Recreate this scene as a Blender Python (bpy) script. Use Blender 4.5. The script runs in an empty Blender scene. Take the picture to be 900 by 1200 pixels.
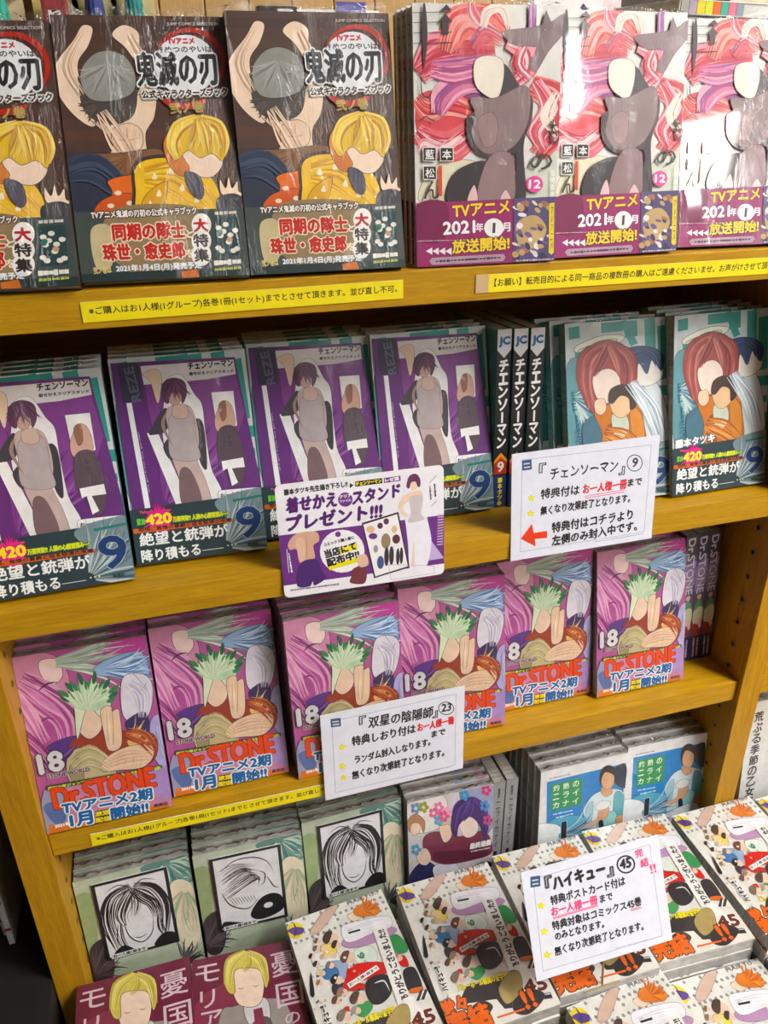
import bpy, math, random
from mathutils import Vector, Matrix
from mathutils.geometry import tessellate_polygon
R = math.radians
MM = 0.001
Z0 = 1.35                                   # height of the top shelf surface above the floor
scene = bpy.context.scene
COL = scene.collection

# ------------------------------------------------------------------ camera
cd_ = bpy.data.cameras.new('camera'); cam = bpy.data.objects.new('camera', cd_); COL.objects.link(cam)
yaw, pit, rol = R(16.22), R(26.16), R(-0.76)
fw = Vector((math.sin(yaw)*math.cos(pit), math.cos(yaw)*math.cos(pit), -math.sin(pit)))
rt = Vector((math.cos(yaw), -math.sin(yaw), 0)); up = rt.cross(fw)
r2 = rt*math.cos(rol) + up*math.sin(rol); u2 = -rt*math.sin(rol) + up*math.cos(rol)
cam.matrix_world = Matrix.Translation((0.15626, -0.58604, Z0+0.10057)) @ Matrix((r2, u2, -fw)).transposed().to_4x4()
cd_.sensor_fit = 'VERTICAL'; cd_.sensor_height = 36; cd_.lens = 36*924.12/1200
cd_.clip_start = 0.01
scene.camera = cam

# ------------------------------------------------------------------ world, exposure
w = bpy.data.worlds.new('world'); scene.world = w; w.use_nodes = True
w.node_tree.nodes['Background'].inputs[0].default_value = (0.9, 0.95, 1.0, 1)
w.node_tree.nodes['Background'].inputs[1].default_value = 0.25
scene.view_settings.view_transform = 'Standard'; scene.view_settings.look = 'None'
scene.view_settings.exposure = 1.0; scene.view_settings.gamma = 1; scene.view_settings.use_curve_mapping = False
LIGHT_POWER = 30.0                          # emission of the ceiling fixtures
# x, y, length along Y
FIXTURES = [(2.33, -3.45), (1.55, -1.15), (2.9, -1.5), (3.8, -3.0), (1.0, 1.5), (2.6, 1.3)]

# ------------------------------------------------------------------ materials
def lin(c):
    o = []
    for v in c[:3]:
        v = v/255.0
        o.append(v/12.92 if v <= 0.04045 else ((v+0.055)/1.055)**2.4)
    return (*o, 1.0)

def newmat(name):
    m = bpy.data.materials.new(name); m.use_nodes = True
    nt = m.node_tree; return m, nt, nt.nodes['Principled BSDF']

def mapping(nt, scale, kind='Object', rot=(0,0,0)):
    tc = nt.nodes.new('ShaderNodeTexCoord'); mp = nt.nodes.new('ShaderNodeMapping')
    mp.inputs['Scale'].default_value = scale; mp.inputs['Rotation'].default_value = rot
    nt.links.new(tc.outputs[kind], mp.inputs['Vector']); return mp.outputs['Vector']

def noise(nt, vec, scale, detail=3, dist=0.0, rough=0.5):
    n = nt.nodes.new('ShaderNodeTexNoise'); n.inputs['Scale'].default_value = scale
    n.inputs['Detail'].default_value = detail; n.inputs['Distortion'].default_value = dist; n.inputs['Roughness'].default_value = rough
    nt.links.new(vec, n.inputs['Vector']); return n.outputs['Fac']

def ramp(nt, fac, stops):
    r = nt.nodes.new('ShaderNodeValToRGB'); el = r.color_ramp.elements
    while len(el) < len(stops): el.new(0.5)
    for e, (p, c) in zip(el, stops): e.position = p; e.color = c if len(c) == 4 else lin(c)
    nt.links.new(fac, r.inputs['Fac']); return r.outputs['Color']

def simple(name, col, rough=0.5, var=0.12, scale=60, metal=0.0, coat=0.0, stretch=(1,1,1), bump=0.0):
    m, nt, b = newmat(name)
    v = mapping(nt, stretch); f = noise(nt, v, scale)
    d = [max(0, c*(1-var)) for c in col]; l = [min(255, c*(1+var)) for c in col]
    nt.links.new(ramp(nt, f, [(0.3, lin(d)), (0.7, lin(l))]), b.inputs['Base Color'])
    b.inputs['Roughness'].default_value = rough; b.inputs['Metallic'].default_value = metal
    b.inputs['Coat Weight'].default_value = coat
    if bump:
        bp = nt.nodes.new('ShaderNodeBump'); bp.inputs['Strength'].default_value = bump; bp.inputs['Distance'].default_value = 0.001
        nt.links.new(f, bp.inputs['Height']); nt.links.new(bp.outputs[0], b.inputs['Normal'])
    return m

def wood(name, dark, light, stretch):
    m, nt, b = newmat(name)
    v = mapping(nt, stretch)
    f1 = noise(nt, v, 14, 6, 1.2, 0.6); f2 = noise(nt, v, 70, 4, 0.3, 0.6)
    mx = nt.nodes.new('ShaderNodeMath'); mx.operation = 'MULTIPLY_ADD'; mx.inputs[1].default_value = 0.35
    nt.links.new(f2, mx.inputs[0])
    m2 = nt.nodes.new('ShaderNodeMath'); m2.operation = 'MULTIPLY'; m2.inputs[1].default_value = 0.65
    nt.links.new(f1, m2.inputs[0]); nt.links.new(m2.outputs[0], mx.inputs[2])
    nt.links.new(ramp(nt, mx.outputs[0], [(0.32, lin(dark)), (0.68, lin(light))]), b.inputs['Base Color'])
    b.inputs['Roughness'].default_value = 0.5; b.inputs['Specular IOR Level'].default_value = 0.25; b.inputs['Coat Weight'].default_value = 0.12; b.inputs['Coat Roughness'].default_value = 0.25
    bp = nt.nodes.new('ShaderNodeBump'); bp.inputs['Strength'].default_value = 0.12; bp.inputs['Distance'].default_value = 0.001
    nt.links.new(f2, bp.inputs['Height']); nt.links.new(bp.outputs[0], b.inputs['Normal'])
    return m

def print_mat(name, rough, coat, crinkle, scale=1.0, coat_rough=0.06, vr=(0.72, 1.12)):
    """printed paper: colours from the mesh, with the clear shrink film as a crinkled coat"""
    m, nt, b = newmat(name)
    at = nt.nodes.new('ShaderNodeAttribute'); at.attribute_name = 'Col'
    v = mapping(nt, (1,1,1)); f = noise(nt, v, 90, 4)
    hs = nt.nodes.new('ShaderNodeHueSaturation'); mr = nt.nodes.new('ShaderNodeMapRange')
    mr.inputs['To Min'].default_value, mr.inputs['To Max'].default_value = vr; hs.inputs['Saturation'].default_value = 1.06
    nt.links.new(f, mr.inputs['Value']); nt.links.new(mr.outputs[0], hs.inputs['Value'])
    nt.links.new(at.outputs['Color'], hs.inputs['Color']); nt.links.new(hs.outputs[0], b.inputs['Base Color'])
    b.inputs['Roughness'].default_value = rough
    b.inputs['Coat Weight'].default_value = coat; b.inputs['Coat Roughness'].default_value = coat_rough
    if crinkle:
        oi = nt.nodes.new('ShaderNodeObjectInfo'); ad = nt.nodes.new('ShaderNodeVectorMath'); ad.operation = 'ADD'
        sc = nt.nodes.new('ShaderNodeVectorMath'); sc.operation = 'SCALE'; sc.inputs['Scale'].default_value = 7.0
        cb = nt.nodes.new('ShaderNodeCombineXYZ')
        for i in range(3): nt.links.new(oi.outputs['Random'], cb.inputs[i])
        nt.links.new(cb.outputs[0], sc.inputs[0]); nt.links.new(sc.outputs[0], ad.inputs[0])
        v2 = mapping(nt, (80*scale, 80*scale, 20*scale), rot=(0, 0.5, 0)); nt.links.new(v2, ad.inputs[1])
        f1 = noise(nt, ad.outputs[0], 1.0, 5, 1.6, 0.55)
        # sharpen to ridges
        s = nt.nodes.new('ShaderNodeMath'); s.operation = 'SUBTRACT'; s.inputs[1].default_value = 0.5; nt.links.new(f1, s.inputs[0])
        a = nt.nodes.new('ShaderNodeMath'); a.operation = 'ABSOLUTE'; nt.links.new(s.outputs[0], a.inputs[0])
        bp = nt.nodes.new('ShaderNodeBump'); bp.inputs['Strength'].default_value = crinkle; bp.inputs['Distance'].default_value = 0.011
        bp.invert = True
        mk = noise(nt, ad.outputs[0], 0.16, 2); mm = nt.nodes.new('ShaderNodeMapRange'); mm.inputs['From Min'].default_value = 0.44; mm.inputs['From Max'].default_value = 0.64
        nt.links.new(mk, mm.inputs['Value']); mu = nt.nodes.new('ShaderNodeMath'); mu.operation = 'MULTIPLY'
        nt.links.new(a.outputs[0], mu.inputs[0]); nt.links.new(mm.outputs[0], mu.inputs[1]); a = mu
        nt.links.new(a.outputs[0], bp.inputs['Height']); nt.links.new(bp.outputs[0], b.inputs['Coat Normal'])
    return m

def film_mat():
    m, nt, b = newmat('clear_film')
    nt.nodes.remove(b)
    out = nt.nodes['Material Output']
    tr = nt.nodes.new('ShaderNodeBsdfTransparent'); gl = nt.nodes.new('ShaderNodeBsdfGlossy'); gl.inputs['Roughness'].default_value = 0.12
    fr = nt.nodes.new('ShaderNodeFresnel'); fr.inputs['IOR'].default_value = 1.9
    mx = nt.nodes.new('ShaderNodeMixShader')
    v = mapping(nt, (1,1,1)); f = noise(nt, v, 220, 4, 1.0); bp = nt.nodes.new('ShaderNodeBump'); bp.inputs['Distance'].default_value = 0.003
    nt.links.new(f, bp.inputs['Height']); nt.links.new(bp.outputs[0], gl.inputs['Normal']); nt.links.new(bp.outputs[0], fr.inputs['Normal'])
    nt.links.new(fr.outputs[0], mx.inputs[0]); nt.links.new(tr.outputs[0], mx.inputs[1]); nt.links.new(gl.outputs[0], mx.inputs[2])
    nt.links.new(mx.outputs[0], out.inputs['Surface']); return m

def pages_mat(name, dark, light, coat):
    m, nt, b = newmat(name)
    v = mapping(nt, (3, 900, 3)); f = noise(nt, v, 1.0, 3)
    v2 = mapping(nt, (30, 30, 120)); f2 = noise(nt, v2, 1.0, 4, 2.0)
    mx = nt.nodes.new('ShaderNodeMath'); mx.operation = 'ADD'; nt.links.new(f, mx.inputs[0]); nt.links.new(f2, mx.inputs[1])
    hf = nt.nodes.new('ShaderNodeMath'); hf.operation = 'MULTIPLY'; hf.inputs[1].default_value = 0.5; nt.links.new(mx.outputs[0], hf.inputs[0])
    nt.links.new(ramp(nt, hf.outputs[0], [(0.35, lin(dark)), (0.65, lin(light))]), b.inputs['Base Color'])
    b.inputs['Roughness'].default_value = 0.6; b.inputs['Coat Weight'].default_value = coat; b.inputs['Coat Roughness'].default_value = 0.1
    bp = nt.nodes.new('ShaderNodeBump'); bp.inputs['Strength'].default_value = 0.7; bp.inputs['Distance'].default_value = 0.002
    nt.links.new(f2, bp.inputs['Height']); nt.links.new(bp.outputs[0], b.inputs['Coat Normal'])
    return m

def emit(name, col, s):
    m, nt, b = newmat(name); b.inputs['Base Color'].default_value = (0.8,0.8,0.8,1)
    b.inputs['Emission Color'].default_value = col; b.inputs['Emission Strength'].default_value = s; return m

WOODX = wood('wood_grain_along_x', (158, 113, 6), (196, 150, 16), (1, 12, 12))
WOODZ = wood('wood_grain_upright', (152, 106, 6), (190, 142, 16), (12, 12, 1))
PANEL = wood('pale_panel_wood', (176, 138, 84), (208, 170, 112), (12, 12, 1))
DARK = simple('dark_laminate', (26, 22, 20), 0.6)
BLACK = simple('black_plastic', (18, 18, 20), 0.4)
WHITE = simple('white_plastic', (225, 225, 222), 0.4, 0.04)
BRASS = simple('tarnished_metal', (150, 125, 85), 0.35, 0.1, metal=0.9)
HOLE = simple('hole_dark', (22, 14, 8), 0.8)
PAGES = pages_mat('page_edges_under_film', (128, 126, 122), (205, 203, 198), 0.6)
PAGES_IN = pages_mat('page_edges', (150, 148, 142), (216, 213, 205), 0.0)
FILM = film_mat()
P_STRONG = print_mat('print_under_crinkled_film', 0.5, 0.8, 1.0, 1.15, 0.05)
P_SOFT = print_mat('print_under_smooth_film', 0.5, 0.6, 0.6, 1.0, 0.07)
P_LAM = print_mat('laminated_print', 0.3, 0.35, 0.0, 1, 0.12)
P_CARD = print_mat('card_print', 0.45, 0.1, 0.0, 1, 0.3, (0.9, 1.1))
P_WALL = print_mat('plain_print', 0.5, 0.0, 0.0)
FLOOR = simple('floor_tile', (120, 114, 106), 0.4, 0.08, 4)
PLASTER = simple('white_plaster', (172, 170, 168), 0.8, 0.03, 3)

# ------------------------------------------------------------------ mesh helpers
class MB:
    def __init__(s): s.v = []; s.f = []; s.c = []
    def box(s, x0, x1, y0, y1, z0, z1, col=None):
        b = len(s.v)
        s.v += [(x, y, z) for z in (z0, z1) for y in (y0, y1) for x in (x0, x1)]
        for q in ((0,2,3,1), (4,5,7,6), (0,1,5,4), (2,6,7,3), (0,4,6,2), (1,3,7,5)):
            s.f.append(tuple(b+i for i in q)); s.c.append(col)
        return s
    def tube(s, p0, p1, r0, r1=None, n=10, cap=True, col=None):
        r1 = r0 if r1 is None else r1
        p0, p1 = Vector(p0), Vector(p1); d = (p1-p0).normalized()
        a = d.orthogonal().normalized(); c = d.cross(a); b = len(s.v)
        for p, r in ((p0, r0), (p1, r1)):
            for i in range(n):
                t = 2*math.pi*i/n; s.v.append(tuple(p + a*r*math.cos(t) + c*r*math.sin(t)))
        for i in range(n):
            j = (i+1) % n; s.f.append((b+i, b+j, b+n+j, b+n+i)); s.c.append(col)
        if cap:
            s.f.append(tuple(b+i for i in reversed(range(n)))); s.c.append(col)
            s.f.append(tuple(b+n+i for i in range(n))); s.c.append(col)
        return s
    def lathe(s, prof, c=(0,0,0), n=16, axis='z', col=None):
        b = len(s.v)
        for r, h in prof:
            for i in range(n):
                t = 2*math.pi*i/n
                x, y, z = r*math.cos(t), r*math.sin(t), h
                if axis == 'x': x, y, z = h, r*math.cos(t), r*math.sin(t)
                s.v.append((c[0]+x, c[1]+y, c[2]+z))
        for k in range(len(prof)-1):
            for i in range(n):
                j = (i+1) % n; s.f.append((b+k*n+i, b+k*n+j, b+(k+1)*n+j, b+(k+1)*n+i)); s.c.append(col)
        return s
    def mesh(s, name, mat, bevel=0):
        m = bpy.data.meshes.new(name); m.from_pydata(s.v, [], s.f); m.materials.append(mat)
        if s.c and s.c[0] is not None: setcol(m, s.c)
        if bevel:
            import bmesh
            bm = bmesh.new(); bm.from_mesh(m)
            bmesh.ops.bevel(bm, geom=bm.edges[:], offset=bevel, segments=2, affect='EDGES', profile=0.6)
            bm.to_mesh(m); bm.free()
        m.update(); return m

def setcol(m, cols):
    a = m.color_attributes.new('Col', 'FLOAT_COLOR', 'CORNER')
    buf = []
    for p in m.polygons:
        c = lin(cols[p.index]) if cols[p.index] else (1,1,1,1)
        for _ in p.loop_indices: buf.extend(c)
    a.data.foreach_set('color', buf)

def obj(name, mesh, parent=None, loc=(0,0,0), rot=(0,0,0)):
    o = bpy.data.objects.new(name, mesh); COL.objects.link(o)
    o.location = loc; o.rotation_euler = rot
    if parent: o.parent = parent
    return o
def thing(name, label, cat, group=None, loc=(0,0,0), rot=(0,0,0), mesh=None):
    o = bpy.data.objects.new(name, mesh); COL.objects.link(o); o.location = loc; o.rotation_euler = rot
    o['label'] = label; o['category'] = cat
    if group: o['group'] = group
    return o
def structure(name, mesh, loc=(0,0,0), label=None):
    o = obj(name, mesh, None, loc); o['kind'] = 'structure'
    if label: o['label'] = label
    return o

# ------------------------------------------------------------------ lettering: glyph outlines turned into triangles
_tc = {}
def glyphs(s):
    if s in _tc: return _tc[s]
    cu = bpy.data.curves.new('lettering', 'FONT'); cu.body = s; cu.resolution_u = 3 if any(ord(c) < 128 for c in s) and len(s) < 14 else 2; cu.fill_mode = 'FRONT'
    ob = bpy.data.objects.new('lettering', cu); COL.objects.link(ob)
    dg = bpy.context.evaluated_depsgraph_get(); me = bpy.data.meshes.new_from_object(ob.evaluated_get(dg))
    me.calc_loop_triangles()
    vs = [(v.co.x, v.co.y) for v in me.vertices]; ts = [tuple(t.vertices) for t in me.loop_triangles]
    bpy.data.objects.remove(ob); bpy.data.curves.remove(cu); bpy.data.meshes.remove(me)
    xs = [v[0] for v in vs] or [0]; ys = [v[1] for v in vs] or [0]
    _tc[s] = (vs, ts, (min(xs), max(xs), min(ys), max(ys))); return _tc[s]

def homography(src, dst):
    A = []; B = []
    for (x, y), (u, v) in zip(src, dst):
        A.append([x, y, 1, 0, 0, 0, -u*x, -u*y]); B.append(u)
        A.append([0, 0, 0, x, y, 1, -v*x, -v*y]); B.append(v)
    n = 8
    for i in range(n):
        p = max(range(i, n), key=lambda k: abs(A[k][i])); A[i], A[p] = A[p], A[i]; B[i], B[p] = B[p], B[i]
        for k in range(n):
            if k != i:
                f = A[k][i]/A[i][i]
                for j in range(i, n): A[k][j] -= f*A[i][j]
                B[k] -= f*B[i]
    return [B[i]/A[i][i] for i in range(n)] + [1.0]

def clip(tri, w, h):
    P = tri
    for ax, lim, sg in ((0, 0, 1), (0, w, -1), (1, 0, 1), (1, h, -1)):
        Q = []; n = len(P)
        for i in range(n):
            a, b = P[i], P[(i+1) % n]; da, db = sg*(a[ax]-lim), sg*(b[ax]-lim)
            if da >= 0: Q.append(a)
            if (da >= 0) != (db >= 0):
                t = da/(da-db); Q.append((a[0]+(b[0]-a[0])*t, a[1]+(b[1]-a[1])*t))
        P = Q
        if len(P) < 3: return []
    return P

LAYER = 0.0035                              # mm between printed shapes
class Art:
    """flat print on a w x h mm sheet; drawn in the coordinates of a sketch whose corners are quad (TL TR BR BL)"""
    def __init__(s, w, h, quad, seed=1):
        s.w, s.h = w, h; s.pv = []; s.pf = []; s.pc = []; s.lay = 0; s.line = None; s.rnd = random.Random(seed); s.setquad(quad)
    def setquad(s, quad):
        s.H = homography(quad, [(0, s.h), (s.w, s.h), (s.w, 0), (0, 0)])
        a = s.m(quad[0]); 
        s.k = s.h/math.dist(quad[0], quad[3])
    def m(s, p):
        H = s.H; d = H[6]*p[0]+H[7]*p[1]+1
        return ((H[0]*p[0]+H[1]*p[1]+H[2])/d, (H[3]*p[0]+H[4]*p[1]+H[5])/d)
    def _tri(s, col, tris, same=False):
        if not same: s.lay += 1
        z = s.lay*LAYER
        for t in tris:
            q = t
            if min(p[0] for p in t) < 0 or max(p[0] for p in t) > s.w or min(p[1] for p in t) < 0 or max(p[1] for p in t) > s.h:
                q = clip(t, s.w, s.h)
                if not q: continue
            ar = sum(q[i-1][0]*q[i][1]-q[i][0]*q[i-1][1] for i in range(len(q)))
            if abs(ar) < 1e-6: continue
            if ar < 0: q = q[::-1]
            b = len(s.pv); s.pv += [(x, -z, y) for x, y in q]; s.pf.append(tuple(range(b, b+len(q)))); s.pc.append(col)
    def mpoly(s, col, pts):
        tr = tessellate_polygon([[Vector((x, y, 0)) for x, y in pts]])
        s._tri(col, [[pts[i] for i in t] for t in tr])
    def poly(s, col, pts): s.mpoly(col, [s.m(p) for p in pts])
    def rect(s, col, x0, y0, x1, y1): s.mpoly(col, [(x0, y0), (x1, y0), (x1, y1), (x0, y1)])     # in mm
    def fill(s, col): s.rect(col, 0, 0, s.w, s.h)
    def blob(s, col, pts, n=6, open_=False):
        o = []; N = len(pts)
        for i in range(N):
            p0, p1, p2, p3 = pts[i-1], pts[i], pts[(i+1) % N], pts[(i+2) % N]
            for k in range(n):
                t = k/n
                o.append(tuple(0.5*((2*p1[a]) + (-p0[a]+p2[a])*t + (2*p0[a]-5*p1[a]+4*p2[a]-p3[a])*t*t + (-p0[a]+3*p1[a]-3*p2[a]+p3[a])*t**3) for a in (0, 1)))
        s.poly(col, o)
        if s.line and n > 4: s.stroke(s.line[0], o+[o[0]], s.line[1], False, 1)
    def ell(s, col, c, rx, ry=None, n=24, rot=0):
        ry = rx if ry is None else ry
        ca, sa = math.cos(R(rot)), math.sin(R(rot))
        s.poly(col, [(c[0]+rx*math.cos(2*math.pi*i/n)*ca-ry*math.sin(2*math.pi*i/n)*sa, c[1]+rx*math.cos(2*math.pi*i/n)*sa+ry*math.sin(2*math.pi*i/n)*ca) for i in range(n)])
    def ring(s, col, c, r, wd, ry=None, n=28):
        ry = ry or r
        T = []
        P = [s.m((c[0]+a*math.cos(2*math.pi*i/n), c[1]+b*math.sin(2*math.pi*i/n))) for a, b in ((r, ry), (r-wd, ry-wd)) for i in range(n)]
        for i in range(n):
            j = (i+1) % n; T += [[P[i], P[j], P[n+j]], [P[i], P[n+j], P[n+i]]]
        s._tri(col, T)
    def stroke(s, col, pts, wd, taper=True, n=6, same=False):
        """brush stroke through the points, width wd in sketch units"""
        if len(pts) == 2: c = pts; 
        else:
            c = []; Q = [pts[0]] + list(pts) + [pts[-1]]
            for i in range(len(pts)-1):
                p0, p1, p2, p3 = Q[i], Q[i+1], Q[i+2], Q[i+3]
                for k in range(n):
                    t = k/n
                    c.append(tuple(0.5*((2*p1[a]) + (-p0[a]+p2[a])*t + (2*p0[a]-5*p1[a]+4*p2[a]-p3[a])*t*t + (-p0[a]+3*p1[a]-3*p2[a]+p3[a])*t**3) for a in (0, 1)))
            c.append(pts[-1])
        L = []; Rr = []; m = len(c)
        for i, p in enumerate(c):
            a, b = c[max(0, i-1)], c[min(m-1, i+1)]; dx, dy = b[0]-a[0], b[1]-a[1]; d = math.hypot(dx, dy) or 1
            t = i/(m-1); h = wd/2*(max(0.12, math.sin(math.pi*min(1, t*0.9+0.1)))) if taper else wd/2
            L.append(s.m((p[0]-dy/d*h, p[1]+dx/d*h))); Rr.append(s.m((p[0]+dy/d*h, p[1]-dx/d*h)))
        T = []
        for i in range(m-1): T += [[L[i], Rr[i], Rr[i+1]], [L[i], Rr[i+1], L[i+1]]]
        s._tri(col, T, same)
    def hair(s, cols, c, r0, r1, a0, a1, n, wd, curl=0.3, sq=1.0):
        n = int(n*1.7); wd *= 0.62
        for i in range(n):
            a = R(a0 + (a1-a0)*(i+s.rnd.random()*0.8)/n); q = s.rnd.uniform(0.75, 1.1)
            k = s.rnd.uniform(-curl, curl)
            P = []
            for t in (0, 0.35, 0.7, 1):
                rr = r0 + (r1*q-r0)*t; aa = a + k*t*t
                P.append((c[0]+rr*math.cos(aa), c[1]+rr*math.sin(aa)*sq))
            s.stroke(s.rnd.choice(cols), P, wd*s.rnd.uniform(0.6, 1.2), n=3)
    def flow(s, cols, pts, spread, n, wd):
        for i in range(n):
            k = s.rnd.uniform(-1, 1); P = []
            for j, p in enumerate(pts):
                a, b = pts[max(0, j-1)], pts[min(len(pts)-1, j+1)]; dx, dy = b[0]-a[0], b[1]-a[1]; d = math.hypot(dx, dy) or 1
                o = k*spread*(0.35+0.65*math.sin(math.pi*min(1, 0.15+j/len(pts)))) + s.rnd.gauss(0, spread*0.1)
                P.append((p[0]-dy/d*o, p[1]+dx/d*o))
            s.stroke(s.rnd.choice(cols), P, wd*s.rnd.uniform(0.4, 1.2), n=4)
    def text(s, col, t, p0, p1, h, bold=0, out=None, outw=0, shear=0.0, jit=0.0):
        """one line of lettering from p0 to p1 (baseline), h tall, all in sketch units"""
        vs, ts, bb = glyphs(t)
        if not vs: return
        a, b = s.m(p0), s.m(p1); L = math.dist(a, b); ex = ((b[0]-a[0])/L, (b[1]-a[1])/L); ey = (-ex[1], ex[0])
        H = h*s.k
        sx = L/max(1e-6, bb[1]-bb[0]); sy = H/max(1e-6, bb[3]-bb[2])
        def place(dx, dy):
            o = []
            for x, y in vs:
                X = (x-bb[0])*sx+dx; Y = (y-bb[2])*sy+dy
                if jit: Y += jit*H*math.sin(X*0.55+p0[1])
                X += shear*Y
                o.append((a[0]+ex[0]*X+ey[0]*Y, a[1]+ex[1]*X+ey[1]*Y))
            return o
        def draw(col, rad, n):
            offs = [(0, 0)] + [(rad*math.cos(2*math.pi*i/n), rad*math.sin(2*math.pi*i/n)) for i in range(n)] if rad else [(0, 0)]
            for dx, dy in offs:
                s.lay += 0.5; P = place(dx, dy); s._tri(col, [[P[i] for i in t3] for t3 in ts], same=True)
        if out: draw(out, (bold+outw)*s.k, 8)
        draw(col, bold*s.k, 4 if bold else 0)
    def vtext(s, col, t, p0, p1, wd, **kw):
        """vertical lettering: characters from p0 (top centre) down to p1 (bottom centre)"""
        n = len(t)
        for i, ch in enumerate(t):
            if ch == ' ': continue
            cx = p0[0]+(p1[0]-p0[0])*(i+0.5)/n; cy = p0[1]+(p1[1]-p0[1])*(i+0.5)/n; hh = math.dist(p0, p1)/n*0.86
            dx, dy = (p1[0]-p0[0])/math.dist(p0, p1), (p1[1]-p0[1])/math.dist(p0, p1)
            bx, by = cx+dx*hh/2, cy+dy*hh/2
            w_ = wd*(0.25 if ch in '1!・' else 0.9)
            if ch == 'ー':
                s.stroke(col, [(cx-dx*hh/2, cy-dy*hh/2), (cx+dx*hh/2, cy+dy*hh/2)], wd*0.2, False); continue
            kk = dict(kw); s.text(col, ch, (bx-dy*w_/2, by+dx*w_/2), (bx+dy*w_/2, by-dx*w_/2), hh, **kk)
    def bars(s, col, p0, p1, h, n=12, gap=0.3):
        """a line of print too small to read"""
        for i in range(n):
            t0, t1 = i/n, (i+1-gap*s.rnd.random())/n
            a = (p0[0]+(p1[0]-p0[0])*t0, p0[1]+(p1[1]-p0[1])*t0); b = (p0[0]+(p1[0]-p0[0])*t1, p0[1]+(p1[1]-p0[1])*t1)
            s.stroke(col, [a, b], h*s.rnd.uniform(0.5, 1), False)
    def mesh(s, name, mat, base=0.15):
        m = bpy.data.meshes.new(name)
        m.from_pydata([(x*MM, (y-base)*MM, z*MM) for x, y, z in s.pv], [], s.pf); m.materials.append(mat)
        setcol(m, s.pc); m.update(); return m

# ------------------------------------------------------------------ printed covers (figures reduced to plain generic shapes)
SKIN, SKIN2 = (236, 208, 184), (214, 178, 152)

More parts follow.
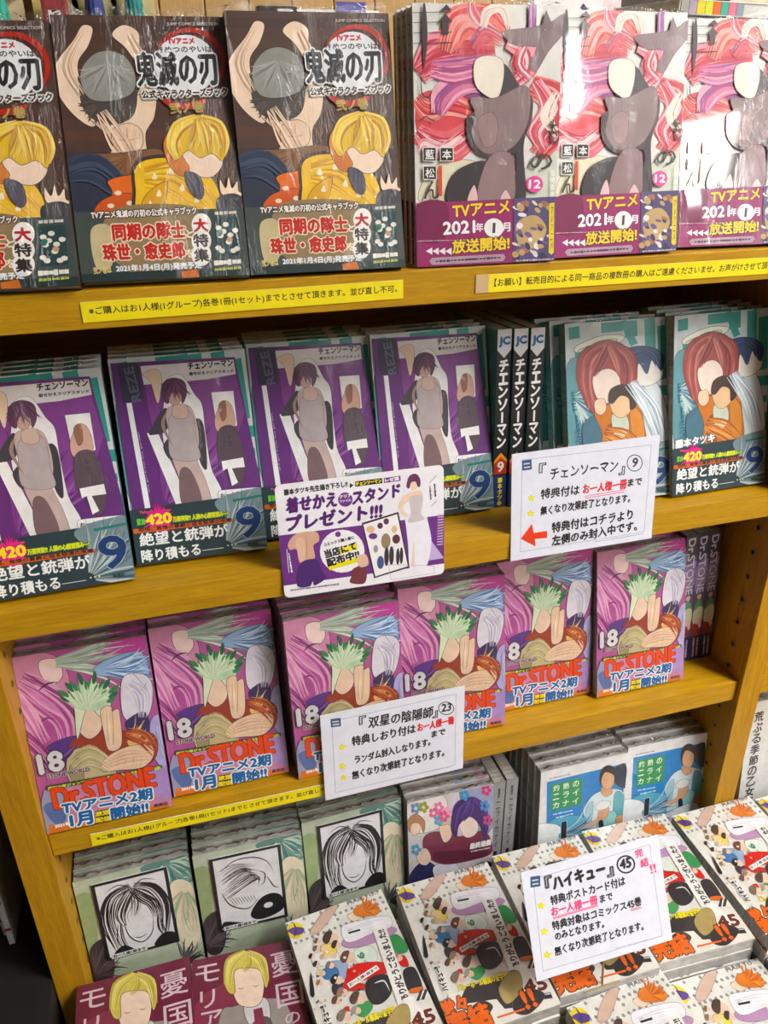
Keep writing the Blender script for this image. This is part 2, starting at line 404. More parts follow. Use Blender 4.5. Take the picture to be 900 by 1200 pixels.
def art_brown():                                      # brown cover, round red emblem
    A = Art(117, 177, [(190,85),(780,80),(875,985),(297,1015)], 3)
    A.fill((74, 50, 42)); A.line = ((52,36,32), 2.2)
    for i in range(9):
        y = 110+i*75; A.poly((66+i%3*9, 44+i%2*8, 38), [(180,y),(800,y-12),(860,y+22),(180,y+34)])
    A.blob((48, 60, 84), [(235,600),(330,560),(430,600),(470,680),(440,760),(280,770)])
    A.blob((36, 44, 62), [(250,660),(330,640),(400,700),(380,760),(280,770)])
    # a bare-armed generic body with a shaggy grey hood shape, no face
    A.blob(SKIN, [(205,330),(212,250),(270,170),(300,120),(335,130),(320,190),(285,250),(300,330),(350,430),(330,470),(260,420)])
    A.blob(SKIN, [(400,150),(440,115),(490,140),(500,200),(560,250),(550,350),(520,400),(480,380),(500,290),(450,200)])
    A.blob((232, 204, 176), [(320,430),(420,380),(540,350),(545,430),(515,490),(525,570),(550,610),(470,640),(380,610),(400,520)])
    A.blob((222, 190, 160), [(400,480),(455,455),(500,480),(500,540),(440,560),(405,535)])
    A.stroke((180, 140, 115), [(450,470),(452,510),(450,550)], 5); A.stroke((180, 140, 115), [(405,510),(450,515),(495,505)], 4)
    A.blob((70, 62, 58), [(290,330),(300,290),(470,290),(485,360),(470,430),(410,460),(340,445),(300,400)])
    A.hair([(64, 57, 52), (84, 74, 68)], (385,370), 50, 98, 20, 170, 26, 14, 0.2)
    A.blob((138, 138, 132), [(292,290),(330,225),(390,205),(450,230),(480,290),(470,350),(400,380),(320,370)])
    A.hair([(150,150,146), (120,120,114), (162,160,154)], (385,250), 5, 110, 20, 160, 22, 14, 0.2)
    A.flow([(214,178,150), (244,220,198)], [(300,150),(250,260),(300,360)], 16, 10, 7); A.flow([(214,178,150), (244,220,198)], [(460,150),(520,260),(500,350)], 18, 10, 7)
    A.flow([(206,168,140), (240,212,188)], [(360,420),(420,520),(470,600)], 50, 14, 6)
    A.blob((126, 88, 60), [(325,570),(430,560),(560,545),(575,600),(500,645),(400,630)])
    A.hair([(110,74,48), (140,100,66)], (450,570), 10, 80, 15, 165, 18, 12, 0.2, 0.8)
    A.flow([(60,72,98), (40,50,72)], [(250,640),(340,620),(440,700)], 50, 20, 12)
    A.blob((226, 112, 48), [(385,660),(440,640),(500,640),(520,690),(500,740),(430,760),(370,770),(400,700)])
    A.blob((205, 90, 40), [(360,730),(440,700),(510,720),(520,780),(350,780)])
    for k in ((420,700), (460,735), (395,745)): A.ell((235,215,190), k, 12, 8)
    A.blob((60, 44, 30), [(480,590),(600,565),(720,600),(785,710),(740,790),(495,790),(470,690)])
    A.blob((236, 190, 58), [(488,598),(600,575),(710,610),(770,705),(735,780),(505,780),(480,690)])
    A.flow([(222,172,46), (246,206,84), (206,150,40)], [(510,640),(620,640),(740,740)], 60, 22, 10)
    A.blob((214, 160, 46), [(500,760),(520,700),(590,660),(560,780)])
    for k in ((545,640), (600,620), (560,700), (640,680), (690,720), (620,745), (680,660), (530,740), (720,760)): A.blob((238,226,190), [(k[0]-9,k[1]+9),(k[0],k[1]-13),(k[0]+9,k[1]+9)], 4)
    A.blob(SKIN, [(640,560),(700,540),(768,560),(778,600),(745,640),(700,640),(650,610)])
    A.blob((206, 122, 56), [(590,490),(640,450),(640,560),(665,610),(640,640),(600,610),(575,540)])
    A.blob((226, 186, 66), [(598,500),(640,440),(710,425),(765,460),(788,520),(780,585),(745,560),(700,575),(660,550),(620,585),(598,560)])
    YH = [(196,150,44), (242,210,100), (176,128,40), (226,186,66)]; A.flow(YH, [(692,438),(630,470),(606,530),(622,576)], 22, 26, 9); A.flow(YH, [(700,436),(760,462),(782,520),(776,570)], 20, 24, 9); A.flow(YH, [(695,440),(690,490),(670,548)], 26, 16, 8); A.flow(YH, [(700,440),(722,490),(732,560)], 22, 14, 8)
    A.blob((70, 66, 80), [(650,625),(700,640),(715,700),(695,720),(660,680)])
    A.blob(SKIN, [(775,700),(770,650),(790,680),(800,640),(812,680),(830,655),(835,690),(850,700),(820,720)])
    A.blob((58, 54, 60), [(760,720),(820,700),(860,730),(870,790),(780,790)])
    # emblem
    A.ell((176, 44, 36), (668,240), 122, 118); A.ell((70, 20, 18), (662,246), 112, 108); A.ell((224, 226, 228), (652,252), 106, 104)
    A.blob((176, 44, 36), [(570,368),(640,385),(720,368),(700,400),(640,408),(590,395)])
    A.text((196, 40, 60), 'TVアニメ', (592,182), (682,178), 20, 2)
    A.text((70, 60, 62), 'きめつのやいば', (556,212), (745,206), 22, 1)
    A.text((22, 22, 24), '鬼滅の刃', (492,330), (764,318), 118, 4, (224,226,228), 5)
    A.text((40, 30, 30), '公式キャラクターズブック', (505,372), (796,356), 28, 1.5, (232,228,222), 5)
    A.text((176, 150, 80), '弐ノ巻', (602,424), (716,414), 38, 2)
    A.text((170, 160, 152), 'JUMP COMICS SELECTION', (588,120), (766,116), 13, 0.6)
    # paper band
    B = Art(117, 177, [(190,85),(780,80),(875,985),(297,1015)], 5)
    B.poly((60, 70, 66), [(270,770),(855,750),(880,990),(290,1020)])
    B.blob((140, 118, 84), [(400,760),(640,740),(700,790),(680,960),(500,990),(380,900)])
    B.blob((196, 180, 140), [(328,830),(392,820),(400,950),(345,960)])
    B.poly((24, 44, 44), [(285,985),(875,955),(878,990),(290,1018)])
    B.poly((200, 110, 52), [(635,975),(690,965),(700,995),(640,1000)])
    B.text((238, 232, 226), 'TVアニメ鬼滅の刃初の公式キャラブック', (330,792), (690,772), 26, 1, (60, 40, 36), 4)
    B.text((190, 42, 36), '同期の隊士', (405,868), (652,856), 58, 3, (236,220,190), 4)
    B.text((190, 42, 36), '珠世・愈史郎', (372,938), (650,926), 58, 3, (236,220,190), 4)
    B.text((236,226,200), 'と', (655,856), (685,855), 28, 1); B.text((236,226,200), 'を', (655,926), (685,924), 30, 1)
    B.text((210, 190, 120), '弐ノ巻は', (338,985), (398,980), 24, 1)
    for cy in (810, 866, 915): B.ell((236, 232, 226), (706,cy), 34, 40)
    B.text((176, 44, 50), '大', (682,835), (730,833), 46, 3); B.text((40, 24, 24), '特', (682,888), (732,886), 46, 2); B.text((40, 24, 24), '集', (684,940), (734,938), 46, 2)
    B.text((226, 232, 236), '2021年1月4日(月)発売予定', (415,980), (708,966), 27, 1.2)
    B.bars((200, 196, 190), (752,770), (832,765), 12, 5)
    B.poly((26, 60, 62), [(752,785),(832,780),(842,915),(760,920)])
    for i in range(16): B.ell(B.rnd.choice([(120,40,40), (220,214,204), (44,110,96), (30,30,34), (190,150,120)]), (B.rnd.uniform(765,832), B.rnd.uniform(798,905)), 11, 9, 8)
    B.bars((230, 226, 220), (750,945), (845,938), 20, 6, 0.2); B.bars((170, 180, 90), (752,968), (845,960), 10, 7)
    return A, B

def art_pinkhair():                                   # pale cover with a mass of pink strokes
    Q = [(130,10),(755,20),(725,1100),(130,1135)]
    A = Art(113, 176, Q, 8); A.fill((222, 220, 214)); A.line = ((110,50,66), 2.0)
    A.blob((226, 220, 190), [(150,850),(200,700),(330,660),(420,700),(380,850)])
    A.blob((208, 212, 196), [(560,840),(600,700),(740,620),(740,850)])
    A.blob((240, 214, 200), [(420,60),(470,20),(530,60),(520,180),(440,150)])
    A.blob((140, 70, 130), [(220,370),(330,330),(430,400),(400,480),(300,470),(230,420)])
    A.blob((216, 84, 92), [(150,400),(250,370),(400,430),(380,560),(300,640),(150,560)])
    PK = [(214,86,96), (238,150,165), (232,196,200), (190,60,80), (226,110,120)]; RD = [(222,80,84), (236,120,110), (196,60,74), (240,170,160)]; VI = [(176,80,130), (214,120,160), (238,170,190), (150,80,140)]
    A.flow(RD, [(400,470),(280,430),(190,450),(140,400)], 50, 34, 20); A.flow(PK, [(400,520),(300,600),(210,590),(140,540)], 60, 44, 20)
    A.flow([(244,214,210), (236,160,170)], [(330,560),(240,620),(170,600),(150,640)], 26, 16, 10)
    A.flow(RD, [(620,350),(720,400),(730,520),(650,640)], 62, 46, 22); A.flow(PK, [(640,330),(700,440),(640,540),(680,620)], 40, 26, 14); A.flow([(240,226,210)], [(730,380),(690,480),(740,560)], 24, 10, 12)
    A.flow(VI, [(420,340),(330,340),(250,400),(230,470)], 50, 30, 20)
    A.flow(PK, [(470,200),(340,220),(230,240),(150,300)], 90, 60, 24); A.flow(VI, [(440,260),(300,290),(200,280)], 50, 26, 14)
    A.flow(RD, [(500,150),(420,80),(320,90),(270,210)], 56, 50, 24); A.flow(PK, [(430,120),(380,60),(370,10)], 20, 12, 10); A.flow([(150,80,120), (226,100,110)], [(380,200),(430,140),(500,170)], 40, 18, 8)
    A.flow([(244,226,214), (226,190,180)], [(420,110),(440,50),(500,40),(530,120)], 18, 14, 7)
    A.flow(PK, [(520,170),(600,200),(610,280),(540,350)], 36, 34, 18); A.flow([(240,226,226), (214,80,100)], [(600,170),(560,260),(620,330)], 26, 16, 10)
    A.poly((150, 84, 150), [(608,20),(640,20),(640,190),(608,190)]); A.poly((206,160,196), [(614,20),(622,20),(622,190),(614,190)])
    A.blob((128, 106, 108), [(500,130),(620,110),(700,90),(750,60),(752,130),(690,210),(640,290),(610,260),(640,190),(560,185)])
    A.poly((116, 96, 98), [(655,130),(680,40),(715,120)]); A.poly((116, 96, 98), [(705,120),(755,50),(755,150)])
    A.blob((58, 50, 54), [(500,260),(560,330),(600,400),(530,420),(470,400)])
    A.blob((236, 226, 210), [(385,250),(440,225),(500,245),(505,320),(480,400),(430,390),(385,340)])
    A.blob((52, 44, 48), [(350,520),(380,460),(600,380),(625,480),(590,600),(600,830),(540,840),(560,640),(430,650),(365,600)])
    A.blob((134, 112, 112), [(370,400),(470,400),(600,350),(615,470),(570,580),(500,630),(420,630),(372,560),(385,470)])
    A.blob((150, 122, 122), [(395,500),(450,460),(480,500),(470,590),(420,600)])
    A.blob((46, 40, 44), [(268,840),(290,730),(360,680),(430,670),(420,740),(395,840)])
    A.blob((142, 116, 118), [(400,840),(420,700),(470,630),(540,640),(555,740),(540,840)])
    A.blob((226, 190, 190), [(350,840),(380,770),(395,840)]); A.blob((226, 190, 190), [(490,840),(515,790),(540,840)])
    # title strokes
    K = (62, 46, 56)
    for y in (52, 92, 134, 176): A.stroke(K, [(130,y),(290,y-4)], 3, False)
    A.stroke(K, [(177,14),(178,150),(172,285)], 22); A.poly(K, [(245,42),(270,18),(290,42)]); A.poly(K, [(250,140),(250,85),(238,85),(264,55),(290,85),(278,85),(276,140)])
    A.stroke(K, [(160,310),(162,380),(185,400),(205,375)], 6); A.stroke(K, [(180,290),(190,300)], 6); A.stroke(K, [(195,280),(205,290)], 6)
    A.text(K, 'へ', (150,505), (215,500), 26, 0.6); A.text(K, 'も', (690,590), (742,590), 105, 0.6); A.text(K, 'の', (618,705), (712,700), 72, 1); A.text(K, 'ん', (165,832), (232,832), 78, 1)
    for ch, x, y in (('藍', 165, 612), ('本', 238, 612), ('松', 165, 692)):
        A.poly((236,234,228), [(x-3,y-3),(x+55,y-3),(x+55,y+57),(x-3,y+57)]); A.poly((34,34,38), [(x,y),(x+52,y),(x+52,y+54),(x,y+54)])
        A.text((236,234,228), ch, (x+7,y+47), (x+45,y+47), 40, 0.8)
    A.poly((214, 84, 60), [(228,688),(243,688),(243,820),(228,820)])
    A.ell((220, 84, 150), (638,765), 36); A.text((246,236,240), '12', (614,782), (662,782), 36, 2)
    A.vtext((246,246,240), '怪物事変', (714,700), (712,825), 22)
    # band
    B = Art(113, 176, Q, 9); B.poly((150, 42, 102), [(120,852),(740,818),(740,1110),(120,1150)])
    B.poly((60, 30, 50), [(130,940),(180,930),(215,935),(200,990),(130,1000)]); B.blob((120,26,74), [(130,860),(260,850),(250,1010),(130,1010)])
    B.text((240, 206, 60), 'TVアニメ', (288,912), (530,890), 56, 2.5, (110, 20, 60), 4)
    B.text((240, 236, 240), '2021', (246,988), (382,978), 56, 3, (110, 20, 60), 4); B.text((240, 236, 240), '年', (386,975), (418,973), 40, 1)
    B.ell((238, 238, 236), (464,957), 42); B.text((70, 50, 60), '1', (457,980), (469,980), 48, 0)
    B.text((240, 236, 240), '月', (500,973), (534,971), 40, 1.5)
    B.bars((210,180,190), (130,1018), (530,1005), 4, 40)
    B.text((240, 206, 60), '放送開始!', (284,1072), (530,1050), 62, 2.5, (70, 20, 70), 4)
    for i in range(4): B.poly((238,232,236), [(168+i*28,1062),(196+i*28,1046),(196+i*28,1078)])
    B.poly((176, 150, 164), [(195,1092),(505,1072),(515,1086),(505,1104),(195,1124),(182,1106)]); B.bars((90,50,80), (210,1108), (495,1088), 12, 18)
    B.poly((82, 70, 116), [(548,828),(728,818),(728,1096),(548,1108)])
    B.blob((190, 160, 110), [(560,940),(640,900),(690,960),(650,1040),(580,1050)])
    for i in range(46): B.ell(B.rnd.choice([(60,48,84), (220,206,190), (196,160,110), (110,90,140), (232,226,230), (40,34,50), (160,110,90)]), (B.rnd.uniform(555,700), B.rnd.uniform(845,1085)), B.rnd.uniform(8,20), B.rnd.uniform(6,16), 8, B.rnd.uniform(0,90))
    B.poly((232, 206, 60), [(700,848),(722,844),(722,1064),(712,1074),(700,1064)]); B.vtext((110,80,40), 'TVアニメ', (711,860), (711,1050), 12)
    B.bars((196,190,190), (560,1102), (725,1092), 8, 12)
    return A, B

CQ = [(75,150),(700,90),(805,1010),(195,1110)]
def teal_band(B):
    B.setquad(CQ)
    B.poly((36, 56, 64), [(140,852),(840,738),(860,1020),(170,1130)])
    B.blob((120, 142, 150), [(560,800),(700,740),(820,740),(860,900),(820,1020),(700,1030),(640,900)])
    B.hair([(158,174,180), (92,116,126), (186,198,202), (60,90,100)], (610,1010), 30, 290, -88, 10, 24, 16, 0.2)
    B.poly((40,120,110), [(640,785),(790,755),(792,766),(645,797)])
    B.text((236, 90, 150), 'Tatsuki Fujimoto', (210,866), (356,848), 15, 1)
    B.hair([(236, 60, 150)], (300,890), 10, 75, 0, 360, 26, 12, 0)
    B.text((110, 200, 70), '累計', (198,918), (238,912), 30, 1.5)
    B.text((250, 226, 50), '420', (242,914), (358,898), 46, 4, (226, 60, 140), 3)
    B.text((214, 226, 60), '万部突破!! 人類の心臓鷲掴み―!', (366,898), (622,862), 26, 1.5, (40, 90, 60), 3)
    B.poly((206, 100, 42), [(178,936),(640,872),(642,890),(182,958)])
    B.text((60, 30, 24), '恐悦、覚悟の喜劇と迫る怒涛の末章', (205,948), (636,888), 17, 1)
    B.text((242, 244, 242), '絶望と銃弾が', (212,1018), (622,958), 62, 1.8)
    B.text((242, 244, 242), '降り積もる', (220,1094), (494,1050), 58, 1.8)
    B.stroke((220,226,226), [(500,1030),(600,1014)], 3, False)
    for i in range(3): B.ell((230,234,234), (620+i*18,1003-i*3), 4, 4, 8)
    B.text((26, 58, 112), '9', (672,968), (780,950), 148, 5, (170, 186, 192), 3)
    B.text((40, 60, 70), '集英社', (712,1004), (762,998), 16, 1)

def teal_cover(A):
    A.fill((196, 206, 206)); A.line = ((70,60,66), 1.3)
    rn = A.rnd
    T = (46, 148, 138)
    for x0, y0, x1, y1 in ((610,95,640,130),(625,150,720,185),(700,80,760,110),(720,120,750,170),(765,75,800,125),(820,70,850,160),(855,90,885,250),(830,180,860,240),(800,270,890,300),(850,330,885,350),(780,400,845,430),(860,380,890,470),(680,140,715,160),(735,300,760,330),(650,190,690,210)):
        A.poly(T, [(x0,y0),(x1,y0-6),(x1,y1-6),(x0,y1)])
    A.poly(T, [(750,75),(770,70),(800,140),(780,150)])
    A.blob((226, 232, 214), [(628,150),(700,118),(762,118),(740,142),(640,168)]); A.blob((190,214,200), [(640,158),(720,128),(740,134),(650,166)])
    A.blob((98, 150, 158), [(604,200),(680,230),(680,440),(604,460)])
    A.hair([(70,120,136), (140,180,184), (190,206,206)], (610,300), 10, 90, -40, 70, 20, 18, 0.2)
    A.blob((214, 222, 226), [(760,230),(850,260),(880,400),(860,470),(790,460),(760,330)]); A.blob((110,150,190), [(770,265),(800,258),(850,330),(830,340)])
    A.blob((226, 222, 214), [(790,190),(850,180),(868,230),(840,262),(800,262)])
    A.blob((42, 66, 104), [(752,170),(790,150),(840,152),(872,178),(862,222),(838,190),(822,232),(800,200),(790,250),(760,230)])
    A.flow([(60,90,136), (32,50,84), (44,70,110)], [(812,158),(776,176),(764,222)], 12, 14, 5); A.flow([(60,90,136), (32,50,84)], [(816,158),(846,176),(856,212)], 12, 12, 5)
    A.blob((160, 82, 80), [(640,200),(665,150),(715,130),(765,150),(785,210),(770,300),(740,320),(720,300),(700,360),(670,350),(642,290)])
    A.blob((236, 218, 206), [(672,240),(715,215),(745,240),(742,290),(710,318),(680,300)])
    RH = [(172,92,88), (130,62,66), (196,126,116), (150,76,76)]; A.flow(RH, [(716,142),(664,180),(648,250),(664,330)], 20, 26, 8); A.flow(RH, [(722,142),(768,176),(778,240),(756,312)], 18, 24, 8); A.flow(RH, [(716,146),(700,190),(672,236)], 14, 14, 7); A.flow(RH, [(722,146),(742,190),(750,236)], 14, 12, 7)
    A.blob((70, 110, 130), [(640,380),(700,350),(720,450),(650,470)])
    A.blob((196, 118, 50), [(672,340),(720,320),(790,320),(810,390),(805,460),(700,470),(690,400)]); A.blob((214, 140, 66), [(770,330),(805,360),(806,450),(780,460)])
    A.blob((150, 84, 36), [(700,400),(725,380),(730,460),(705,462)])
    A.blob((196, 206, 190), [(722,350),(760,355),(765,400),(735,430),(720,390)])
    A.blob((226, 190, 150), [(716,300),(745,290),(775,310),(770,345),(742,362),(720,340)]); A.blob((232, 200, 170), [(675,310),(700,305),(705,335),(690,352),(674,340)])
    A.blob((66, 46, 42), [(712,310),(720,276),(755,262),(788,282),(790,322),(772,338),(768,304),(745,296),(724,318)])
    A.flow([(214,140,70), (170,96,40), (226,160,96)], [(700,400),(750,420),(800,460)], 34, 16, 7)
    A.flow([(196,210,220), (236,240,242), (160,180,200)], [(770,260),(820,340),(850,440)], 34, 16, 7)
    A.text((40, 104, 140), 'Chainsaw Man', (640,480), (618,282), 12, 0.5)
    A.text((238, 240, 236), '藤本タツキ', (606,478), (724,460), 26, 1.5, (60,90,100), 2)
    A.vtext((60,110,140), 'チェン', (618,395), (622,450), 12)

RQ = [(600,84),(895,60),(880,590),(597,622)]
def art_teal():
    A = Art(113, 176, RQ, 4); teal_cover(A)
    B = Art(113, 176, CQ, 4); teal_band(B); return A, B

def art_insert():                                     # the purple card tucked under the film of the teal cover
    A = Art(113, 176, CQ, 6)
    A.line = ((70,50,70),1.4)
    A.poly((100, 46, 118), [(88,168),(655,128),(782,745),(178,860)])
    A.poly((128, 66, 140), [(240,240),(655,200),(700,380),(620,620),(300,640)])
    A.hair([(150,90,160), (90,34,110), (120,60,134)], (330,820), 20, 420, -100, -30, 20, 26, 0.2)
    A.poly((226, 222, 224), [(225,178),(650,140),(660,205),(530,232),(240,262)])
    A.blob(SKIN, [(236,215),(290,190),(320,215),(316,300),(300,345),(270,250)])
    A.poly((236, 236, 236), [(158,348),(182,346),(262,838),(236,842)])
    A.poly((236, 236, 236), [(250,485),(300,480),(440,800),(380,815)])
    A.blob((236, 234, 236), [(330,260),(370,216),(420,220),(470,300),(505,350),(520,480),(545,640),(590,770),(430,830),(390,640),(335,560),(320,450),(330,340)])
    A.blob((62, 58, 66), [(260,480),(330,370),(350,400),(340,470),(290,490)]); A.blob((58, 54, 60), [(470,430),(510,440),(525,640),(490,600)]); A.blob((64,60,66), [(325,540),(370,500),(390,600),(350,600)])
    A.blob((196, 174, 168), [(340,380),(390,350),(450,360),(480,430),(490,520),(480,600),(520,700),(545,800),(500,800),(455,690),(460,815),(420,815),(395,690),(365,600),(350,480)])
    A.blob((178, 166, 168), [(360,400),(455,385),(480,520),(490,600),(365,600),(350,490)])            # plain grey dress
    A.blob((204, 176, 164), [(375,355),(430,350),(440,400),(405,415),(370,400)])
    A.blob((120, 96, 100), [(400,660),(450,655),(500,800),(410,815)])
    A.stroke((160,130,124), [(340,390),(325,450),(370,545)], 16)
    A.blob((196, 160, 150), [(350,290),(400,280),(415,320),(390,350),(360,345)])
    A.blob((92, 54, 84), [(322,300),(330,250),(375,228),(425,245),(435,300),(415,345),(405,300),(360,300),(352,345),(330,335)])
    A.hair([(110,66,100), (74,42,70)], (380,235), 4, 100, 30, 150, 18, 9, 0.25)
    A.poly((238, 236, 236), [(548,292),(648,282),(665,440),(575,470)])
    A.blob((206, 166, 150), [(565,400),(600,330),(640,350),(655,440),(600,470),(568,460)]); A.blob((150,104,84), [(580,350),(610,330),(615,400),(595,420)])
    A.blob((86, 70, 80), [(580,465),(655,450),(698,590),(690,700),(650,715),(600,620),(578,600)])
    A.poly((238, 238, 238), [(592,608),(692,588),(700,632),(640,640),(668,705),(640,722),(620,640),(600,650)])
    A.vtext((30,26,34), 'レゼ', (628,470), (634,540), 16)
    A.poly((52, 50, 74), [(118,170),(215,160),(240,335),(145,345)]); A.text((96,92,120), 'REZE', (228,335), (190,180), 40, 2)
    A.text((24, 22, 26), 'チェンソーマン', (444,190), (648,168), 30, 1.6); A.text((50, 46, 52), '着せかえクリアスタンド', (448,216), (650,198), 15, 0.8)
    A.text((196,160,210), 'the girl from the garden', (262,760), (216,480), 9, 0.3)
    A.blob((240, 240, 240), [(578,752),(600,742),(760,726),(772,740),(768,762),(600,786),(578,776)]); A.text((50, 50, 60), 'お一人様1冊まで', (588,776), (762,752), 18, 0.8)
    return A

SQ = [(32,215),(518,115),(608,735),(165,830)]
def art_magenta():
    A = Art(113, 176, SQ, 12); A.fill((176, 92, 148)); A.line = ((84,50,70), 2.0)
    A.blob((206, 140, 172), [(30,215),(180,200),(240,300),(190,420),(110,420)]); A.blob((238, 210, 206), [(130,225),(190,215),(215,270),(180,310),(140,280)])
    A.blob((170, 84, 146), [(60,330),(200,360),(250,500),(120,560)])
    A.flow([(206,130,180), (170,84,146), (216,160,190), (140,66,120)], [(60,300),(160,360),(240,430),(250,540)], 60, 34, 11); A.flow([(206,130,180), (224,170,196)], [(40,340),(90,420),(150,520)], 34, 18, 9)
    A.stroke((90,40,80), [(130,330),(160,305),(200,298)], 7); A.stroke((110,50,100), [(140,440),(160,428),(190,432)], 6)
    A.blob((90, 60, 130), [(160,530),(260,490),(270,540),(210,600),(150,600)])
    A.poly((196, 80, 160), [(320,160),(500,110),(515,170),(400,210)])
    A.hair([(214,222,206), (176,196,180), (150,160,150)], (130,235), 60, 330, -22, 8, 20, 12, 0.25)
    A.blob((146, 176, 214), [(330,240),(400,200),(500,180),(530,270),(490,330),(420,280),(340,270)])
    A.hair([(170,196,226), (110,146,196), (206,222,236), (90,120,170)], (340,250), 30, 210, -26, 16, 22, 12, 0.3)
    A.blob((216, 210, 222), [(430,280),(500,260),(540,300),(530,400),(480,440),(430,410)])
    A.stroke((50,40,56), [(470,260),(525,320)], 6); A.stroke((50,40,56), [(520,290),(490,340)], 6)
    A.blob((60, 50, 96), [(440,440),(510,400),(530,480),(470,490)]); A.blob((176, 168, 214), [(530,440),(570,420),(590,600),(540,560)])
    A.blob((150, 66, 52), [(240,520),(300,480),(420,470),(540,480),(550,560),(480,600),(260,600)])
    A.hair([(220,170,90), (236,200,120)], (440,520), 10, 110, -60, 10, 8, 8, 0.3)
    A.blob((190, 176, 134), [(235,560),(290,530),(380,560),(400,640),(280,660),(235,640)]); A.blob((158,142,104), [(240,600),(275,570),(290,650),(250,650)])
    A.blob((226, 196, 172), [(262,410),(300,390),(350,420),(350,470),(310,500),(272,470)])
    A.blob((210, 220, 190), [(250,330),(300,300),(380,310),(385,390),(350,420),(310,380),(290,420),(270,500),(262,470),(258,410)])
    for i in range(17):                                              # leafy green-tipped tuft
        a = R(-158+i*8.2); L = 118+26*math.sin(i*2.3); c = (315,395)
        tip = (c[0]+L*math.cos(a)*1.02, c[1]+L*math.sin(a)); m_ = (c[0]+L*0.66*math.cos(a), c[1]+L*0.66*math.sin(a))
        A.stroke((206,220,192) if i % 2 else (182,204,170), [c, (c[0]+L*0.4*math.cos(a), c[1]+L*0.4*math.sin(a)), tip], 30, True, 4)
        A.stroke((60,128,82) if i % 3 else (40,104,70), [m_, ((m_[0]+tip[0])/2+2, (m_[1]+tip[1])/2), tip], 17, True, 4)
    A.blob((228, 196, 166), [(350,400),(375,380),(390,385),(392,400),(410,390),(420,410),(425,520),(380,540),(362,480)])
    A.stroke((190,146,120), [(392,400),(396,460),(396,520)], 3, False)
    A.blob((226, 194, 164), [(350,600),(365,570),(410,540),(470,520),(530,520),(540,560),(500,600),(420,610),(365,615)])
    for k in range(3): A.stroke((186,142,116), [(430+k*28,540),(440+k*28,575),(432+k*28,598)], 3)
    A.flow([(206,192,150), (160,146,106), (176,164,124)], [(250,600),(310,560),(390,600)], 34, 18, 7); A.flow([(176,86,62), (120,48,40), (200,120,80)], [(440,480),(500,500),(545,550)], 30, 14, 7)
    A.flow([(236,206,180), (206,168,140)], [(370,590),(450,560),(530,560)], 26, 14, 6); A.flow([(240,214,190), (206,170,142)], [(372,400),(376,460),(385,520)], 10, 8, 5); A.flow([(232,228,236), (190,184,206)], [(450,300),(500,340),(500,420)], 26, 12, 6)
    A.flow([(150,76,130), (206,130,180)], [(60,480),(120,540),(180,600)], 30, 14, 8); A.flow([(120,90,160), (80,50,110)], [(160,590),(220,560),(260,520)], 16, 8, 6); A.flow([(196,200,226), (160,160,206)], [(560,440),(570,500),(590,570)], 14, 8, 6)
    A.text((206, 204, 206), '18', (140,624), (222,606), 68, 4, (70, 60, 76), 4)
    A.text((90, 60, 70), 'STONE WORLD', (165,640), (312,612), 14, 0.8, (206,190,190), 1.5)
    B = Art(113, 176, SQ, 13)
    B.poly((196, 130, 160), [(150,680),(600,590),(620,760),(160,840)]); B.blob((150,150,180), [(150,690),(210,680),(240,760),(190,825),(150,800)]); B.blob((90,110,160), [(150,740),(190,720),(230,770),(200,800)])
    B.poly((214, 120, 60), [(170,800),(590,720),(600,760),(170,830)]); B.blob((170,140,196), [(520,610),(590,600),(600,700),(550,700)])
    B.poly((60, 70, 44), [(160,664),(570,590),(572,602),(162,682)]); B.text((196,206,90), '週刊少年ジャンプ連載中 TVアニメ化で科学王国再始動', (166,679), (566,604), 11, 0.8)
    B.text((222, 74, 36), 'Dr.STONE', (192,744), (548,664), 74, 4, (120, 30, 24), 2)
    B.text((34, 96, 158), 'TVアニメ2期', (218,762), (534,710), 42, 2.4, (226, 236, 238), 4)
    B.text((34, 96, 158), '1月', (248,806), (322,792), 48, 3, (226, 236, 238), 4)
    B.poly((34,34,30), [(330,752),(382,742),(386,786),(334,796)]); B.text((232,210,60), '放送', (333,770), (382,761), 17, 1.4); B.text((232,210,60), '配信', (335,791), (384,782), 17, 1.4)
    B.text((34, 96, 158), '開始!!', (390,782), (520,758), 44, 2.6, (226, 236, 238), 4)
    B.text((238,238,238), '2021年', (192,808), (244,798), 13, 1); B.text((70,60,96), '集英社', (540,740), (590,730), 12, 0.8)
    return A, B

def art_green():                                      # green watercolour cover
    A = Art(116, 178, [(320,540),(868,400),(964,972),(456,1120)], 21); A.fill((186, 198, 176))
    A.blob((150, 168, 120), [(320,620),(420,600),(440,800),(400,900),(340,800)]); A.blob((96, 140, 130), [(640,470),(800,420),(880,440),(900,520),(760,540)])
    A.hair([(110,156,146), (70,116,112), (190,210,196)], (760,440), 20, 150, -20, 150, 26, 18, 0.4)
    A.blob((226, 216, 190), [(780,560),(880,540),(930,760),(860,860)]); A.hair([(206,190,160), (150,176,140)], (850,560), 20, 200, 40, 140, 14, 14, 0.3)
    A.blob((60, 52, 56), [(400,860),(470,800),(520,900),(500,1000),(430,1000)]); A.hair([(50,44,50), (96,80,84)], (420,980), 20, 160, -90, -10, 12, 12, 0.3)
    A.hair([(60,60,66), (120,120,116)], (850,900), 10, 110, -120, 20, 14, 12, 0.4)
    return A

